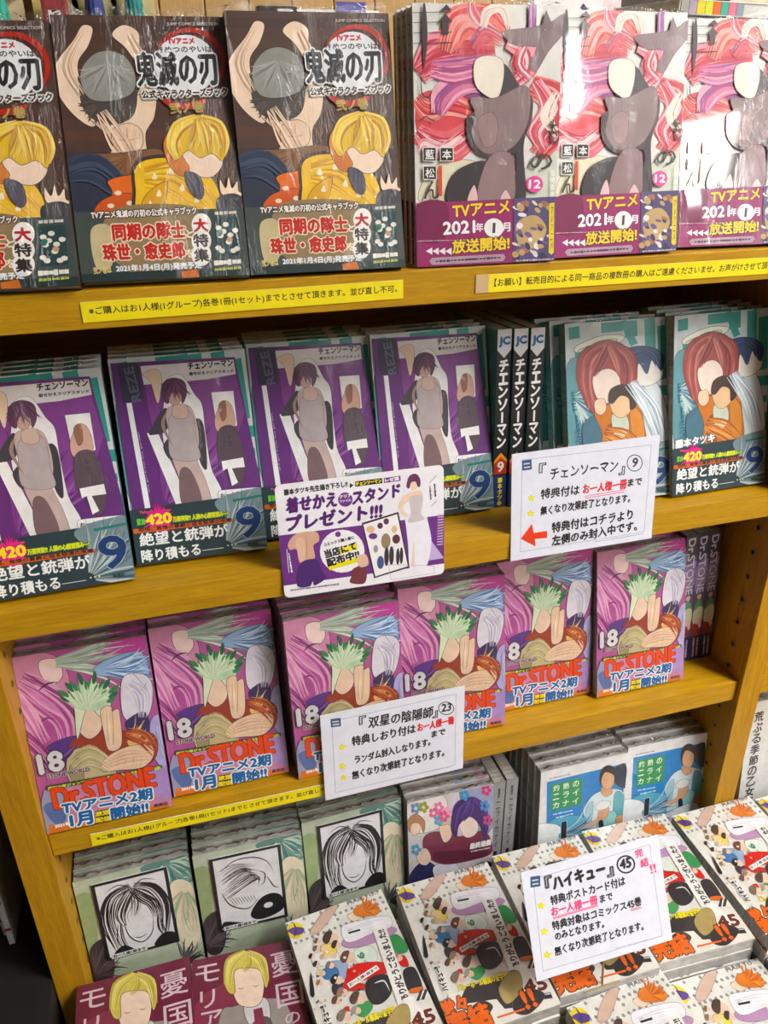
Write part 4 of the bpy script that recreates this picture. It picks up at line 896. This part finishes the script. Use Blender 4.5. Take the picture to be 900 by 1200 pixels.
Z2, Z3, Z4, TH, W_, PW = -243.9, -486.8, -767.1, 26.4, 756.4, 29.9
case = thing('bookcase', 'honey coloured wooden bookcase with face-out comics on its shelves', 'bookcase', None, (W_/2*MM, 0.125, 0))
case_l = obj('shelf_board', wbox(-520, 1330, 5.6, 250, -TH, 0, WOODX, 'top_shelf_board', 0.0008), case, tuple(-c for c in case.location)); case_l['label'] = 'top shelf board with yellow notices'
part('side_panel', wbox(-PW, 0, 0, 250, -Z0*1000, -TH-.3, WOODZ, 'side_panel', 0.0008), case)
part('side_panel', wbox(W_, W_+PW, 0, 250, -Z0*1000, -TH-.3, WOODZ, 'side_panel', 0.0008), case)
for z, y0 in ((Z2, 5.6), (Z3, 5.6), (Z4, 5.6)): part('shelf_board', wbox(.6, W_-.6, y0, 250, z-TH, z, WOODX, 'shelf_board', 0.0008), case)
part('back_panel', wbox(-PW, W_+PW, 250.3, 258, -Z0*1000, -TH, WOODX, 'back_panel'), case)
ring_ = MB().lathe([(0.0034, -0.0004), (0.0034, 0.0006), (0.0024, 0.0009), (0.0022, -0.0006)], n=12, axis='x').mesh('pin_socket', BRASS)
for side, x, sg in ((0, W_, -1), (1, 0, 1)):
    for y in (26.2, 222):
        for i in range(-8, 16):
            z = -295.55-i*30.45
            if min(abs(z-b+TH/2) for b in (0, Z2, Z3, Z4)) < TH/2+6: continue
            o = obj('pin_socket', ring_, case, Vector(V(x, y, z))-Vector(case.location), (0, 0, math.pi if side == 0 else 0))
            hb = bpy.data.meshes.get('pin_hole') or MB().lathe([(0.0, 0.0002), (0.00235, 0.0002)], n=12, axis='x').mesh('pin_hole', HOLE)
            obj('pin_hole', hb, o)
# the neighbouring bay on the right
bay = thing('bookcase', 'part of the next wooden bookcase, right of the post at the photo edge', 'bookcase', None, ((W_+PW+270)*MM, 0.125, 0))
for z in (Z2, Z3, Z4): part('shelf_board', wbox(W_+PW+.6, W_+PW+540, 5.6, 250, z-TH, z, WOODX, 'shelf_board', 0.0008), bay)
part('side_panel', wbox(W_+PW+540.6, W_+PW+570, 0, 250, -Z0*1000, -TH-.3, WOODZ, 'side_panel'), bay)
part('back_panel', wbox(W_+PW+.6, W_+PW+540, 250.3, 258, -Z0*1000, -TH, WOODX, 'back_panel'), bay)
# black table on the left; its dark body stands in for the shaded gap
du = thing('dark_fill_table', 'black table with dark fill standing in for shade, left of the bookcase post', 'cabinet', None, (-0.27, 0.05, 0))
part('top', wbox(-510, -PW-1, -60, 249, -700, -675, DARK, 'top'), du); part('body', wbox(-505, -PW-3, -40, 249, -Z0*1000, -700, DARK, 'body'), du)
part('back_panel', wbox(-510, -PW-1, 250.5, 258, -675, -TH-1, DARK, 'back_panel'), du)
# low display platform in front
pf = thing('display_platform', 'low wooden display platform in front of the bookcase under flat stacks of comics', 'table', None, (0.6, -0.26, 0))
part('top', wbox(-10, 1340, -520, -.6, -793, -768, WOODX, 'top', 0.001), pf); part('front_panel', wbox(20, 1310, -480, -10, -Z0*1000, -793, WOODX, 'front_panel'), pf)

# plank wall behind the top shelf
pw = structure('wall_panelling', wbox(-460, 560, 306, 318, -Z0*1000, 1100, PANEL, 'wall_panelling'))
pl = MB().box(0, .0405, 0, .006, 0, 1.1).mesh('plank', PANEL, 0.0012)
for i in range(24): obj('plank', pl, pw, V(-440+i*41.6+20, 299.5, -20))

# ================================================================== BOOKS
def shell(w_, h, t, mat, name='cover'):
    return MB().box(0, w_*MM, 0, .5*MM, 0, h*MM).box(0, w_*MM, (t-.5)*MM, t*MM, 0, h*MM).box((w_-.6)*MM, w_*MM, .5*MM, (t-.5)*MM, 0, h*MM).mesh(name, mat)
def pages(w_, h, t, mat): return MB().box(.8*MM, (w_-.6)*MM, .5*MM, (t-.5)*MM, .6*MM, (h-.6)*MM).mesh('page_block', mat)
def flap(w_, t, hgt, seed):
    """crimped fin of clear film along the top edge"""
    rn = random.Random(seed); n = 26; b = MB(); P = []
    for i in range(n+1):
        x = w_*i/n; P.append([(x, t*0.5+rn.uniform(-.6,.6), -0.2), (x+rn.uniform(-1,1), t*0.3+rn.uniform(-2,2), hgt*.5+rn.uniform(-1,1)), (x+rn.uniform(-1.5,1.5), t*0.3+rn.uniform(-4,4), hgt*rn.uniform(.55,1.1))])
    for r_ in P: b.v += [(x*MM, y*MM, z*MM) for x, y, z in r_]
    for i in range(n):
        for k in (0, 1): a = i*3+k; b.f.append((a, a+3, a+4, a+1)); b.c.append(None)
    b.c = []; m = b.mesh('plastic_wrap', FILM)
    for p in m.polygons: p.use_smooth = True
    return m

def cover_colour(name, col): return simple(name, col, 0.35, 0.15, 40, coat=0.6)
class Proto:
    def __init__(s, name, w_, h, t, parts): s.name, s.w, s.h, s.t, s.parts = name, w_, h, t, parts   # parts: (name, mesh, loc, label)

def make(kind, w_, h, t, colr, arts, mat, pg=None, fin=0, extra=()):
    cm = cover_colour(kind+'_cover', colr)
    ps = [('cover', shell(w_, h, t, cm), (0,0,0), None), ('page_block', pages(w_, h, t, pg or PAGES), (0,0,0), None)]
    nm = ['cover_print', 'paper_band']
    for i, a in enumerate(arts): ps.append((nm[i], a.mesh(kind+'_'+nm[i], mat, 0.1+(arts[0].lay*LAYER+.1 if i else 0)), (0,0,0), None))
    if len(arts) > 1: pass
    for e in extra: ps.append(e)
    if fin: ps.append(('plastic_wrap', flap(w_, t, fin, len(kind)), (0,0,h*MM), None))
    return Proto(kind, w_, h, t, ps)

def place(pr, label, group, x, y, z, lean=0, yaw=0, sy=1.0, name='comic_book', w_=None, h=None, skip=()):
    e = thing(name, label, 'book', group, V(x, y, z), (R(-lean), 0, R(-yaw)))
    if w_: e.scale = (w_/pr.w, sy, (h or pr.h)/pr.h)
    elif sy != 1: e.scale = (1, sy, 1)
    for n, m, l, lb in pr.parts:
        if n in skip: continue
        o = bpy.data.objects.new(n, m); COL.objects.link(o); o.parent = e; o.location = l
        if lb: o['label'] = lb
    return e

ORD = ['first', 'second', 'third', 'fourth', 'fifth', 'sixth', 'seventh']
def stack(pr, label, x, y, z, lean, yaw, behind=0, step=(0.0, 0.0), group=None, w_=None, h=None, gap=0.4, who=None, dz=0):
    """a face-out book and the ones standing behind it"""
    place(pr, label, group, x, y, z+pr.t*math.sin(R(lean)), lean, yaw, w_=w_, h=h)
    for i in range(1, behind+1):
        d = i*(pr.t+gap)/math.cos(R(lean)); sx = x+d*math.sin(R(yaw))+step[0]*i; sy_ = y+d*math.cos(R(yaw))
        place(pr, ORD[i-1] + ' comic back behind ' + who + ', only edges showing', 'comics behind ' + who, sx, sy_, z+pr.t*math.sin(R(lean)), lean, yaw, w_=w_, h=h)

A, B = art_brown(); KB = make('brown', 117, 177, 12, (60, 42, 36), [A, B], P_STRONG, fin=9)
A, B = art_pinkhair(); MBK = make('pink', 113, 176, 12, (214, 208, 210), [A, B], P_STRONG, fin=4)
A, B = art_teal(); TB = make('teal', 113, 176, 13.5, (70, 140, 138), [A, B], P_SOFT, fin=3)
A, B = art_teal()
ins = art_insert()
TC = Proto('teal_insert', 113, 176, 13.5, [p for p in TB.parts if p[0] != 'plastic_wrap'])
bonus = ins.mesh('bonus_card', P_STRONG, 0.3+A.lay*LAYER)

BANDM = B.mesh('paper_band', P_SOFT, .4+(A.lay+ins.lay)*LAYER); TC.parts = TC.parts[:3] + [('bonus_card', bonus, (0,0,0), 'purple bonus card with a plain paper-doll figure'), ('paper_band', BANDM, (0,0,0), None), ('plastic_wrap', flap(113, 13.5, 4, 3), (0,0,.176), None)]
A, B = art_magenta(); SB = make('magenta', 113, 176, 15, (150, 90, 140), [A, B], P_SOFT, fin=2)
GA = art_green()
def green(kind):
    sk = art_sketchcard(kind).mesh('sketch_card', P_SOFT, 0.1)
    cardb = MB().box(0, .076, 0, .0008, 0, .106).mesh('sketch_card_base', WHITE)
    p = make('green', 116, 178, 15, (120, 150, 130), [], P_SOFT, fin=3)
    p.parts.append(('cover_print', GREENM, (0,0,0), None))
    loc = (.0165, -GA.lay*LAYER*.001-.0012, .064)
    p.parts.append(('sketch_card', sk, loc, 'white card with loose black brush lines in a black frame')); p.parts.append(('card_backing', cardb, (loc[0], loc[1]+.0002, loc[2]), None))
    return p
GREENM = GA.mesh('cover_print', P_STRONG, 0.1)
GR0, GR1 = green(0), green(1)
FL = make('flowers', 116, 178, 14, (196, 190, 196), [art_flowers()], P_SOFT, fin=2)
BL = make('blue', 116, 178, 15, (214, 214, 212), [art_blue()], P_STRONG, fin=3)
HQB = make('team', 113, 175.5, 16, (206, 204, 198), [art_team()], P_STRONG)
HQD = make('team_dark', 113, 175.5, 16, (206, 204, 198), [art_team(True)], P_SOFT)
MR = make('maroon', 113, 175.5, 15, (104, 46, 64), [art_maroon()], P_LAM, PAGES_IN)
GY = make('monochrome', 148, 210, 16, (206, 206, 204), [art_monochrome()], P_LAM, fin=2)

# ---- top shelf
g = 'brown comics on the top shelf'
stack(KB, 'brown comic with round red emblem, leftmost on the top shelf, cut by photo edge', -5.5, 7, 0, 23.3, 3.4, 1, group=g, w_=119, h=175, who='the leftmost brown comic')
stack(KB, 'brown comic with round red emblem, second from left on the top shelf', 114.6, 10.5, 0, 21.8, 3.9, 1, group=g, w_=115, h=178, who='the second brown comic')
stack(KB, 'brown comic with round red emblem, third from left, beside the pink-haired cover', 231, 10, 0, 15, 2.6, 1, group=g, w_=116.5, h=175, who='the third brown comic')
g = 'pale comics with pink artwork on the top shelf'
stack(MBK, 'pale comic with pink brush artwork, leftmost of the three, page edges showing', 359.5, 13, 0, 5.5, 4.0, 3, (-.8, 0), g, who='the leftmost pink artwork comic')
stack(MBK, 'pale comic with pink brush artwork, middle of the three', 475, 11, 0, 8.8, 0.5, 2, group=g, who='the middle pink artwork comic')
stack(MBK, 'pale comic with pink brush artwork and bright glare, rightmost on the top shelf', 599.5, 23, 0, 12.5, 6.1, 2, group=g, who='the rightmost pink artwork comic')
# ---- second shelf
g = 'teal comics with purple bonus cards'
stack(TC, 'teal comic with purple bonus card, leftmost on the second shelf, cut by photo edge', -0.6+2, 21, Z2, 14.3, -1.7, 3, group=g, who='the leftmost purple card comic')
stack(TC, 'teal comic with purple bonus card, second from left, dotted spine edges beside it', 116.5, 45, Z2, 17, 1.2, 3, (-.6, 0), g, who='the second purple card comic')
stack(TC, 'teal comic with purple bonus card, third from left, above the purple notice card', 231.5, 58, Z2, 17, 2.3, 3, group=g, who='the third purple card comic')
stack(TC, 'teal comic with purple bonus card, rightmost of the four, beside the black spines', 343.5, 57, Z2, 12.7, -.5, 2, group=g, who='the fourth purple card comic')
g = 'teal comics without bonus cards'
stack(TB, 'teal comic with two-tone hair artwork, its foot hidden by the arrow notice card', 528.5, 35, Z2, 15.1, 1.9, 2, (-9, 0), g, who='the teal comic above the arrow card')
stack(TB, 'teal comic at the right end of the second shelf, whole band visible', 637.5, 25.5, Z2, 12.1, -1.2, 3, (0, 0), g, h=178, w_=113, who='the teal comic at the right end')
# ---- third shelf
g = 'magenta comics on the third shelf'
nm = ['leftmost, against the wooden post', 'second from left, above the yellow strip', 'third from left, above the starred card', 'fourth from left, right of the starred card', 'fifth from left, below the arrow notice card', 'rightmost, beside the purple spines']
pos = [(.6, 5.5, 12.6, -.4, 3, None), (115.3, 17.5, 11.5, -.1, 3, None), (236, 5.9, 6.5, -1.1, 4, None), (352.2, 23, 8, 2.5, 2, None), (466.5, 38, 9, 0, 1, None), (582, 27, 10.9, -.2, 1, 173)]
for i, (x, y, l, a, n, hh) in enumerate(pos):
    stack(SB, 'magenta comic with green tuft artwork, ' + nm[i], x, y, Z3, l, a, n, group=g, w_=113 if hh else None, h=hh, who=('the first', 'the second', 'the third', 'the fourth', 'the fifth', 'the sixth')[i] + ' magenta comic from the left')
# ---- fourth row, standing at the foot
NB = 6
stack(GR0, 'green comic with a framed ink card of flowing hair lines, against the left post', 2, 21, Z4, 5.5, -.6, NB, who='the left ink card comic')
stack(GR1, 'green comic with a framed ink card of slanting lines, second from the left post', 121, 21, Z4, 4.5, 1.5, NB, who='the second ink card comic')
stack(GR0, 'green comic with a framed ink card, below the starred notice card', 240.5, 24, Z4, 6.4, -1.5, NB, who='the third ink card comic')
stack(FL, 'comic with purple hair and flower artwork, right of the ink card comics', 359.5, 20.5, Z4, 5.3, 1.3, 4, h=178, w_=105, who='the flower artwork comic')
g = 'blue fronted comics'
stack(BL, 'blue fronted comic with green title box, left of the pair under the shelf', 525.5, 20, Z4, 4.7, 1.0, NB, (-1.0, 0), g, who='the left blue comic')
stack(BL, 'blue fronted comic with green title box, right of the pair, beside the post', 645.5, 21, Z4, 6.1, 2.5, NB-1, group=g, w_=110, h=178, who='the right blue comic')
stack(GY, 'grey and white comic with brush title, standing right of the post at photo edge', 812, 9, Z4, 7, 0, 3, who='the grey comic right of the post')

# ---- books standing spine out
def spine_proto(kind, t, h, d, colr, art, mat):
    cm = cover_colour(kind+'_spine_cover', colr)
    sh = MB().box(0, t*MM, 0, .6*MM, 0, h*MM).box(0, .5*MM, .6*MM, d*MM, 0, h*MM).box((t-.5)*MM, t*MM, .6*MM, d*MM, 0, h*MM).mesh('cover', cm)
    pg = MB().box(.5*MM, (t-.5)*MM, .6*MM, (d-1)*MM, .6*MM, (h-.6)*MM).mesh('page_block', PAGES)
    return Proto(kind, t, h, d, [('cover', sh, (0,0,0), None), ('page_block', pg, (0,0,0), None), ('spine_print', art.mesh(kind+'_spine_print', mat, .1), (0,0,0), None)])
ST = spine_proto('teal', 14, 176, 113, (60, 128, 126), spine_teal(), P_SOFT)
for i, nm_ in enumerate(('left', 'middle', 'right')):
    place(ST, nm_ + ' of the three black comic spines with white title on the second shelf', 'black spines on the second shelf', 457.5+i*15.5, 62-i*2.5, Z2+.3, 3, 0)
SS = spine_proto('magenta', 16.5, 176, 113, (110, 80, 130), spine_stone(), P_LAM)
for i, nm_ in enumerate(('leftmost', 'middle', 'rightmost')):
    e = place(SS, nm_ + ' of the three purple comic spines leaning by the right post', 'purple spines on the third shelf', 710+i*15.1, 57, Z3+.3, 0, 0, w_=14.6)
    e.rotation_euler = (0, R(-6), 0)
SG = spine_proto('grey', 15, 178, 115, (84, 86, 88), spine_grey(), P_LAM)
for i, nm_ in enumerate(('left', 'right')):
    place(SG, nm_ + ' of the two grey comic spines between the flower comic and the blue comic', 'grey spines in the lowest row', 466+i*16.5, 36, Z4+.3, 0, 0)

# ---- flat stacks on the platform
def flat(pr, where, x, y, ztop, yaw, n, zbase=-767.6, jit=1.2, seed=0):
    rn = random.Random(seed); h = (ztop-zbase)/n; sy_ = (h-.35)/pr.t
    ordn = ['lowest', 'second from the bottom', 'third from the bottom', 'fourth from the bottom', 'fifth from the bottom', 'sixth from the bottom']
    a = R(yaw); Y = Vector((math.sin(a), math.cos(a), 0)); L = pr.h
    for k in range(n):
        jx, jy = (0, 0) if k == n-1 else (rn.uniform(-jit, jit), rn.uniform(-jit, jit*.3))
        o = Vector((x+jx, y+jy, 0)) - Y*L
        lab = 'comic on top of ' + where if k == n-1 else ordn[k] + ' comic in ' + where
        place(pr, lab, 'comics in ' + where, o.x, o.y, zbase+(k+1)*h, 90, yaw, sy=sy_)
flat(HQB, 'the leftmost white flat stack, beside the maroon ones', 208, 1, -684, -5.2, 5, seed=1)
flat(HQB, 'the second white flat stack, overlapping the flower comic', 336, 4, -679, -1.0, 5, seed=2)
flat(HQD, 'the white flat stack partly under the big notice card', 458, 13, -681, .9, 5, seed=3)
flat(HQB, 'the white flat stack right of the big notice card', 578.6, 15, -682, 2.6, 5, seed=4)
flat(HQB, 'the white flat stack in front of the right post', 694, -1, -676, .5, 5, seed=5)
flat(HQB, 'the white flat stack at the right photo edge', 818, -3, -684, 0, 5, seed=6)
flat(HQB, 'the front row stack below the big notice card', 460.8, -167, -693, -3.7, 4, seed=7)
flat(HQB, 'the front row stack right of the notice card', 578, -166, -711, 1.8, 3, seed=8)
flat(HQB, 'the front row stack at the right photo edge', 694, -166, -703, 1, 4, seed=9)
flat(MR, 'the maroon flat stack at the lower left corner', -9.5, -2, -692, -.3, 5, seed=10)
flat(MR, 'the second maroon flat stack, beside the white stacks', 105.5, -2, -700, 3.5, 4, seed=11)

# ---- pile at the far left edge
PL_ = Art(6, 178, [(0,0),(6,0),(6,178),(0,178)], 5); PL_.fill((206,202,200)); PL_.rect((150,60,60), 0, 20, 6, 24); PL_.bars((70,70,76), (3,40), (3,120), 3, 8)
TP = spine_proto('thin', 6, 178, 112, (206, 202, 200), PL_, P_LAM)
for i in range(6):
    place(TP, ('front', 'second', 'third', 'fourth', 'fifth', 'rearmost')[i] + ' of the pale thin books in shade at the left photo edge', 'pale thin books at the left edge', -77-i*7.0, 55+i*13, -674.5, 1, 0, name='thin_book')

# ================================================================== NOTICES
def card(name, label, art, mat, w_, h, x, y, z, lean, yaw, roll=0, rounded=0):
    e = thing(name, label, 'notice card', None)
    e.location = V(x, y, z); e.rotation_euler = (Matrix.Rotation(R(-yaw), 3, 'Z') @ Matrix.Rotation(R(-lean), 3, 'X') @ Matrix.Rotation(R(-roll), 3, 'Y')).to_euler()
    if rounded:
        P = []
        for cx, cy, a0 in ((w_-rounded, h-rounded, 0), (rounded, h-rounded, 90), (rounded, rounded, 180), (w_-rounded, rounded, 270)):
            for k in range(6): a = R(a0+k*18); P.append((cx+rounded*math.cos(a), cy+rounded*math.sin(a)))
    else: P = [(0,0),(w_,0),(w_,h),(0,h)]
    b = MB(); n = len(P); b.v = [(px*MM-w_/2*MM, yy*MM, py*MM) for yy in (0, .5) for px, py in P]
    b.f = [tuple(range(n)), tuple(range(2*n-1, n-1, -1))] + [(i, i+n, (i+1) % n+n, (i+1) % n) for i in range(n)]
    obj('card_sheet', b.mesh('card_sheet', WHITE), e)
    o = obj('card_print', art.mesh('card_print', mat, .05), e, (-w_/2*MM, 0, 0))
    return e
WC = P_CARD
card('notice_card', 'white handwritten notice with a red arrow, clipped to the second shelf edge', card_arrow(), WC, 149, 106, 526, .6, -270, 4.5, 1.8, 1.0)
pc = card_purple()
card('notice_card', 'white and purple printed notice card with rounded corners on the second shelf edge', pc, WC, 147, 106, 309.5, 0.4, -270.5, 3.5, 1.7, .4, 5)
card('notice_card', 'white handwritten notice with three stars, clipped to the third shelf edge', card_stars(), WC, 150.5, 106.5, 336, 1.0, -517.5, 2.5, -.5, -.2)
c4 = card('notice_card', 'white handwritten notice with circled 45, standing above the flat stacks', card_end(), WC, 148, 109, 500.7, -164, -641, 24.4, 2.2, 2.2)
# clear clips holding the cards, hidden behind them
obj('wire_stand', MB().tube((0, .0022, .075), (0, .0022, .006), .0012, n=8).tube((0, .0022, .006), (0, .0190, -.0385), .0012, n=8).tube((-.02, .0190, -.0385), (.02, .0190, -.0385), .0012, n=8).mesh('wire_stand', BRASS), c4)

def strip(label, t, x0, x1, z0, z1, zl=0, tape=0, sl=0):
    A_ = strip_art(x1-x0, z1-z0, t, tape); e = thing('shelf_strip', label, 'label strip', None, V(x0, 4.9, z0), (0, R(-sl), 0))
    obj('strip_sheet', MB().box(0, (x1-x0)*MM, 0, .0006, 0, (z1-z0)*MM).mesh('strip_sheet', WHITE), e)
    obj('strip_print', A_.mesh('strip_print', P_CARD, .05), e); return e
T1 = '※ご購入はお1人様(1グループ)各巻1冊(1セット)までとさせて頂きます。並び直し不可。'
strip('yellow notice strip stuck on the left of the top shelf edge', T1, 111, 346, -21.5, -7.5, sl=.3)
strip('yellow notice strip stuck on the right of the top shelf edge', '【お願い】転売目的による同一商品の複数冊の購入はご遠慮くださいませ。お声がけさせて頂く場合がございます。', 406, 745, -20.5, -6.5, tape=11, sl=-.2)
strip('yellow notice strip stuck on the third shelf edge above the ink card comics', T1, 35.5, 275, -511, -496, sl=-.9)

# ================================================================== THINGS BEHIND THE TOP SHELF
def tassel(label, x, z, col, cardcol, kind=0):
    e = thing('tassel_charm', label, 'charm', 'charms hanging behind the top shelf', V(x, 270, z))
    m = simple('thread_'+label[:6], col, 0.7, 0.25, 300, stretch=(6,6,.3))
    if cardcol: obj('backing_card', MB().box(-.019, .019, .016, .0175, -.03, .09).mesh('backing_card', simple('card_'+label[:6], cardcol, .6, .05)), e)
    if kind == 0:
        b = MB(); n = 28
        for r_, h in ((.0022,.024), (.0038,.021), (.0034,.017), (.0062,.012), (.0078,.0), (.0084,-.016), (.0080,-.02)):
            for i in range(n): rr = r_*(1+.06*(i % 2)); b.v.append((rr*math.cos(2*math.pi*i/n), rr*math.sin(2*math.pi*i/n), h))
        for k in range(6):
            for i in range(n): j = (i+1) % n; b.f.append((k*n+i, k*n+j, (k+1)*n+j, (k+1)*n+i)); b.c.append(None)
        b.f.append(tuple(6*n+i for i in range(n))); b.c = []
        obj('tassel', b.mesh('tassel', m), e)
        obj('cord', MB().tube((0,0,.022), (0,0,.09), .0008, n=6).mesh('cord', simple('cord', (206,190,60), .7)), e)
        obj('knot', MB().lathe([(0,.030), (.0022,.0285), (.0028,.026), (.0022,.0235), (0,.022)], n=10).mesh('knot', simple('knot', (206,190,60), .7)), e)
    else:
        obj('pouch', MB().box(-.011, .011, -.003, .003, -.018, .014).mesh('pouch', m, .0022), e)
        obj('pouch_label', MB().box(-.006, .004, -.0036, -.003, -.014, .002).mesh('pouch_label', WHITE), e)
        obj('cord', MB().tube((0,0,.014), (0,0,.09), .0008, n=6).mesh('cord', m), e)
tassel('small teal tassel at the upper left photo corner', 68, 190, (40, 150, 130), (206, 180, 140))
tassel('dark red charm pouch with white label hanging left of the tassels', 113.5, 191, (140, 48, 56), (214, 190, 110), 1)
tassel('navy blue thread tassel hanging behind the second brown comic', 146.5, 198, (46, 58, 122), (206, 196, 130))
tassel('teal green thread tassel hanging behind the second brown comic', 180, 198, (30, 124, 122), (206, 190, 130))
rl = thing('display_hook', 'white display rail with black end and purple tag behind the third brown comic', 'hook', None, V(345, 272, 193))
obj('rail', MB().box(-.018, .062, -.004, .004, 0, .0055).mesh('rail', WHITE, .001), rl)
obj('end_cap', MB().box(-.056, -.0182, -.006, .006, -.003, .0075).mesh('end_cap', BLACK, .0015), rl)
obj('price_label', MB().box(-.037, -.024, -.0068, -.0061, -.001, .005).mesh('price_label', WHITE), rl)
obj('purple_tag', MB().box(.019, .048, -.0055, -.0045, .004, .012).mesh('purple_tag', simple('violet_card', (86, 78, 160), .4)), rl)
obj('wall_bracket', MB().box(-.01, .01, .0042, .0272, 0, .005).mesh('wall_bracket', WHITE), rl)
hk = thing('display_hook', 'white wire hook at the top left photo corner', 'hook', None, V(60, 299, 203))
obj('wire', MB().tube((-.05,-.2,-.002), (.03,0,.004), .0022, n=8).mesh('wire', WHITE), hk); obj('tip', MB().lathe([(0,-.003),(.003,-.0015),(.003,.0015),(0,.003)], (-.05,-.2,-.002), 10).mesh('tip', WHITE), hk)

# right of the panelling: white notice sheet, yellow and white boxes, dark cabinet
bs = thing('notice_sheet', 'white sheet with dark marks behind the middle pink artwork comic', 'sign', None, V(575, 240, 0))
A_ = Art(75, 70, [(0,0),(75,0),(75,70),(0,70)], 71); A_.fill((236,236,236))
for x, y in ((14,42),(24,44),(34,43),(44,40)): A_.ell((40,40,60), (x,y-6), 2.4, 2.4, 8)
A_.stroke((30,26,60), [(52,24),(58,30),(62,42)], 5, False); A_.stroke((30,26,60), [(52,36),(66,32)], 4, False)
obj('sheet', MB().box(-.02, .055, .0, .003, .001, .23).mesh('sheet', WHITE), bs); obj('sheet_print', A_.mesh('sheet_print', P_WALL, .05), bs, (-.02, 0, .158))
def crate(name, label, cat, x0, x1, y0, y1, z1, mat, lidmat):
    e = thing(name, label, cat, None, V((x0+x1)/2, (y0+y1)/2, 0)); w2, d2 = (x1-x0)/2*MM, (y1-y0)/2*MM
    obj('body', MB().box(-w2, w2, -d2, d2, .0003, (z1-12)*MM).mesh('body', mat, .0015), e); obj('lid', MB().box(-w2-.0008, w2+.0008, -d2-.0008, d2+.0008, (z1-12)*MM, z1*MM).mesh('lid', lidmat, .0015), e); return e
# the case continues behind as a wide counter
ct = thing('counter', 'plain counter behind the bookcase carrying boxes', 'counter', None, (0.95, 0.43, 0))
part('top', wbox(565, 1330, 262, 640, -26, 0, WOODX, 'top'), ct); part('body', wbox(575, 1320, 270, 630, -Z0*1000, -26, DARK, 'body'), ct)
crate('box', 'narrow yellow box behind the middle pink artwork comic', 'box', 606, 628, 266, 330, 262, simple('yellow_card', (214,186,60), .5), simple('yellow_card_lid', (226,200,80), .5))
crate('box', 'white and pink box behind the middle pink artwork comic', 'box', 632, 668, 268, 330, 262, simple('pale_pink_card', (214,196,200), .5, .12, 80), WHITE)
crate('box', 'dark furniture with painted brown reflection behind the pink artwork comics at the top edge', 'box', 674, 830, 330, 470, 300, simple('dark_brown_reflection', (48,28,18), .35, .6, 12), BLACK)  # dark furniture; its orange-brown reflection is put into the mottled colour
crate('box', 'beige box at the upper right photo corner', 'box', 846, 1010, 330, 500, 300, simple('beige_card', (196,184,160), .5), simple('beige_card_lid', (206,196,176), .5))
# white magazines lying on a riser behind the rightmost comic
rs = thing('display_riser', 'white display riser behind the rightmost comic on the top shelf', 'stand', None, V(735, 175, 0))
obj('top', MB().box(-.092, .13, -.038, .06, .168, .172).mesh('top', WHITE), rs)
for sx in (-.09, .126): obj('leg', MB().box(sx, sx+.004, -.036, .058, .0003, .168).mesh('leg', WHITE), rs)
wm = simple('white_magazine', (226,226,222), .35, .04, 30, coat=.4)
def magazine(label, x, y, z, yaw, cols, tilt):
    e = thing('magazine', label, 'magazine', 'white magazines on the riser', V(x, y, z), (R(tilt), 0, R(yaw)))
    obj('cover', MB().box(0, .128, 0, .0005, 0, .0005).box(0, .128, 0, .09, .0112, .0118).box(0, .128, 0, .09, 0, .0006).mesh('cover', wm), e)
    obj('page_block', MB().box(.0005, .1275, .0012, .0895, .0006, .0112).mesh('page_block', PAGES_IN), e)
    b = MB()
    for i, c in enumerate(cols): b.box(.002+i*.0098, .002+i*.0098+.0092, .0004, .0013, .0008, .011, c)
    obj('index_tabs', b.mesh('index_tabs', P_WALL), e)
CL = [(150,150,140),(160,140,160),(206,190,40),(196,200,60),(226,110,60),(70,160,140),(226,120,140),(130,140,150),(160,160,160),(90,90,90)]
magazine('lower white magazine lying under the coloured tab one at the upper right', 656, 152, 174.5, 3, [(206,206,200)]*8+[(60,60,60)], 1.2)
magazine('upper white magazine with coloured index tabs at the upper right', 652, 142, 187.5, 9, CL[:8], 1.2)
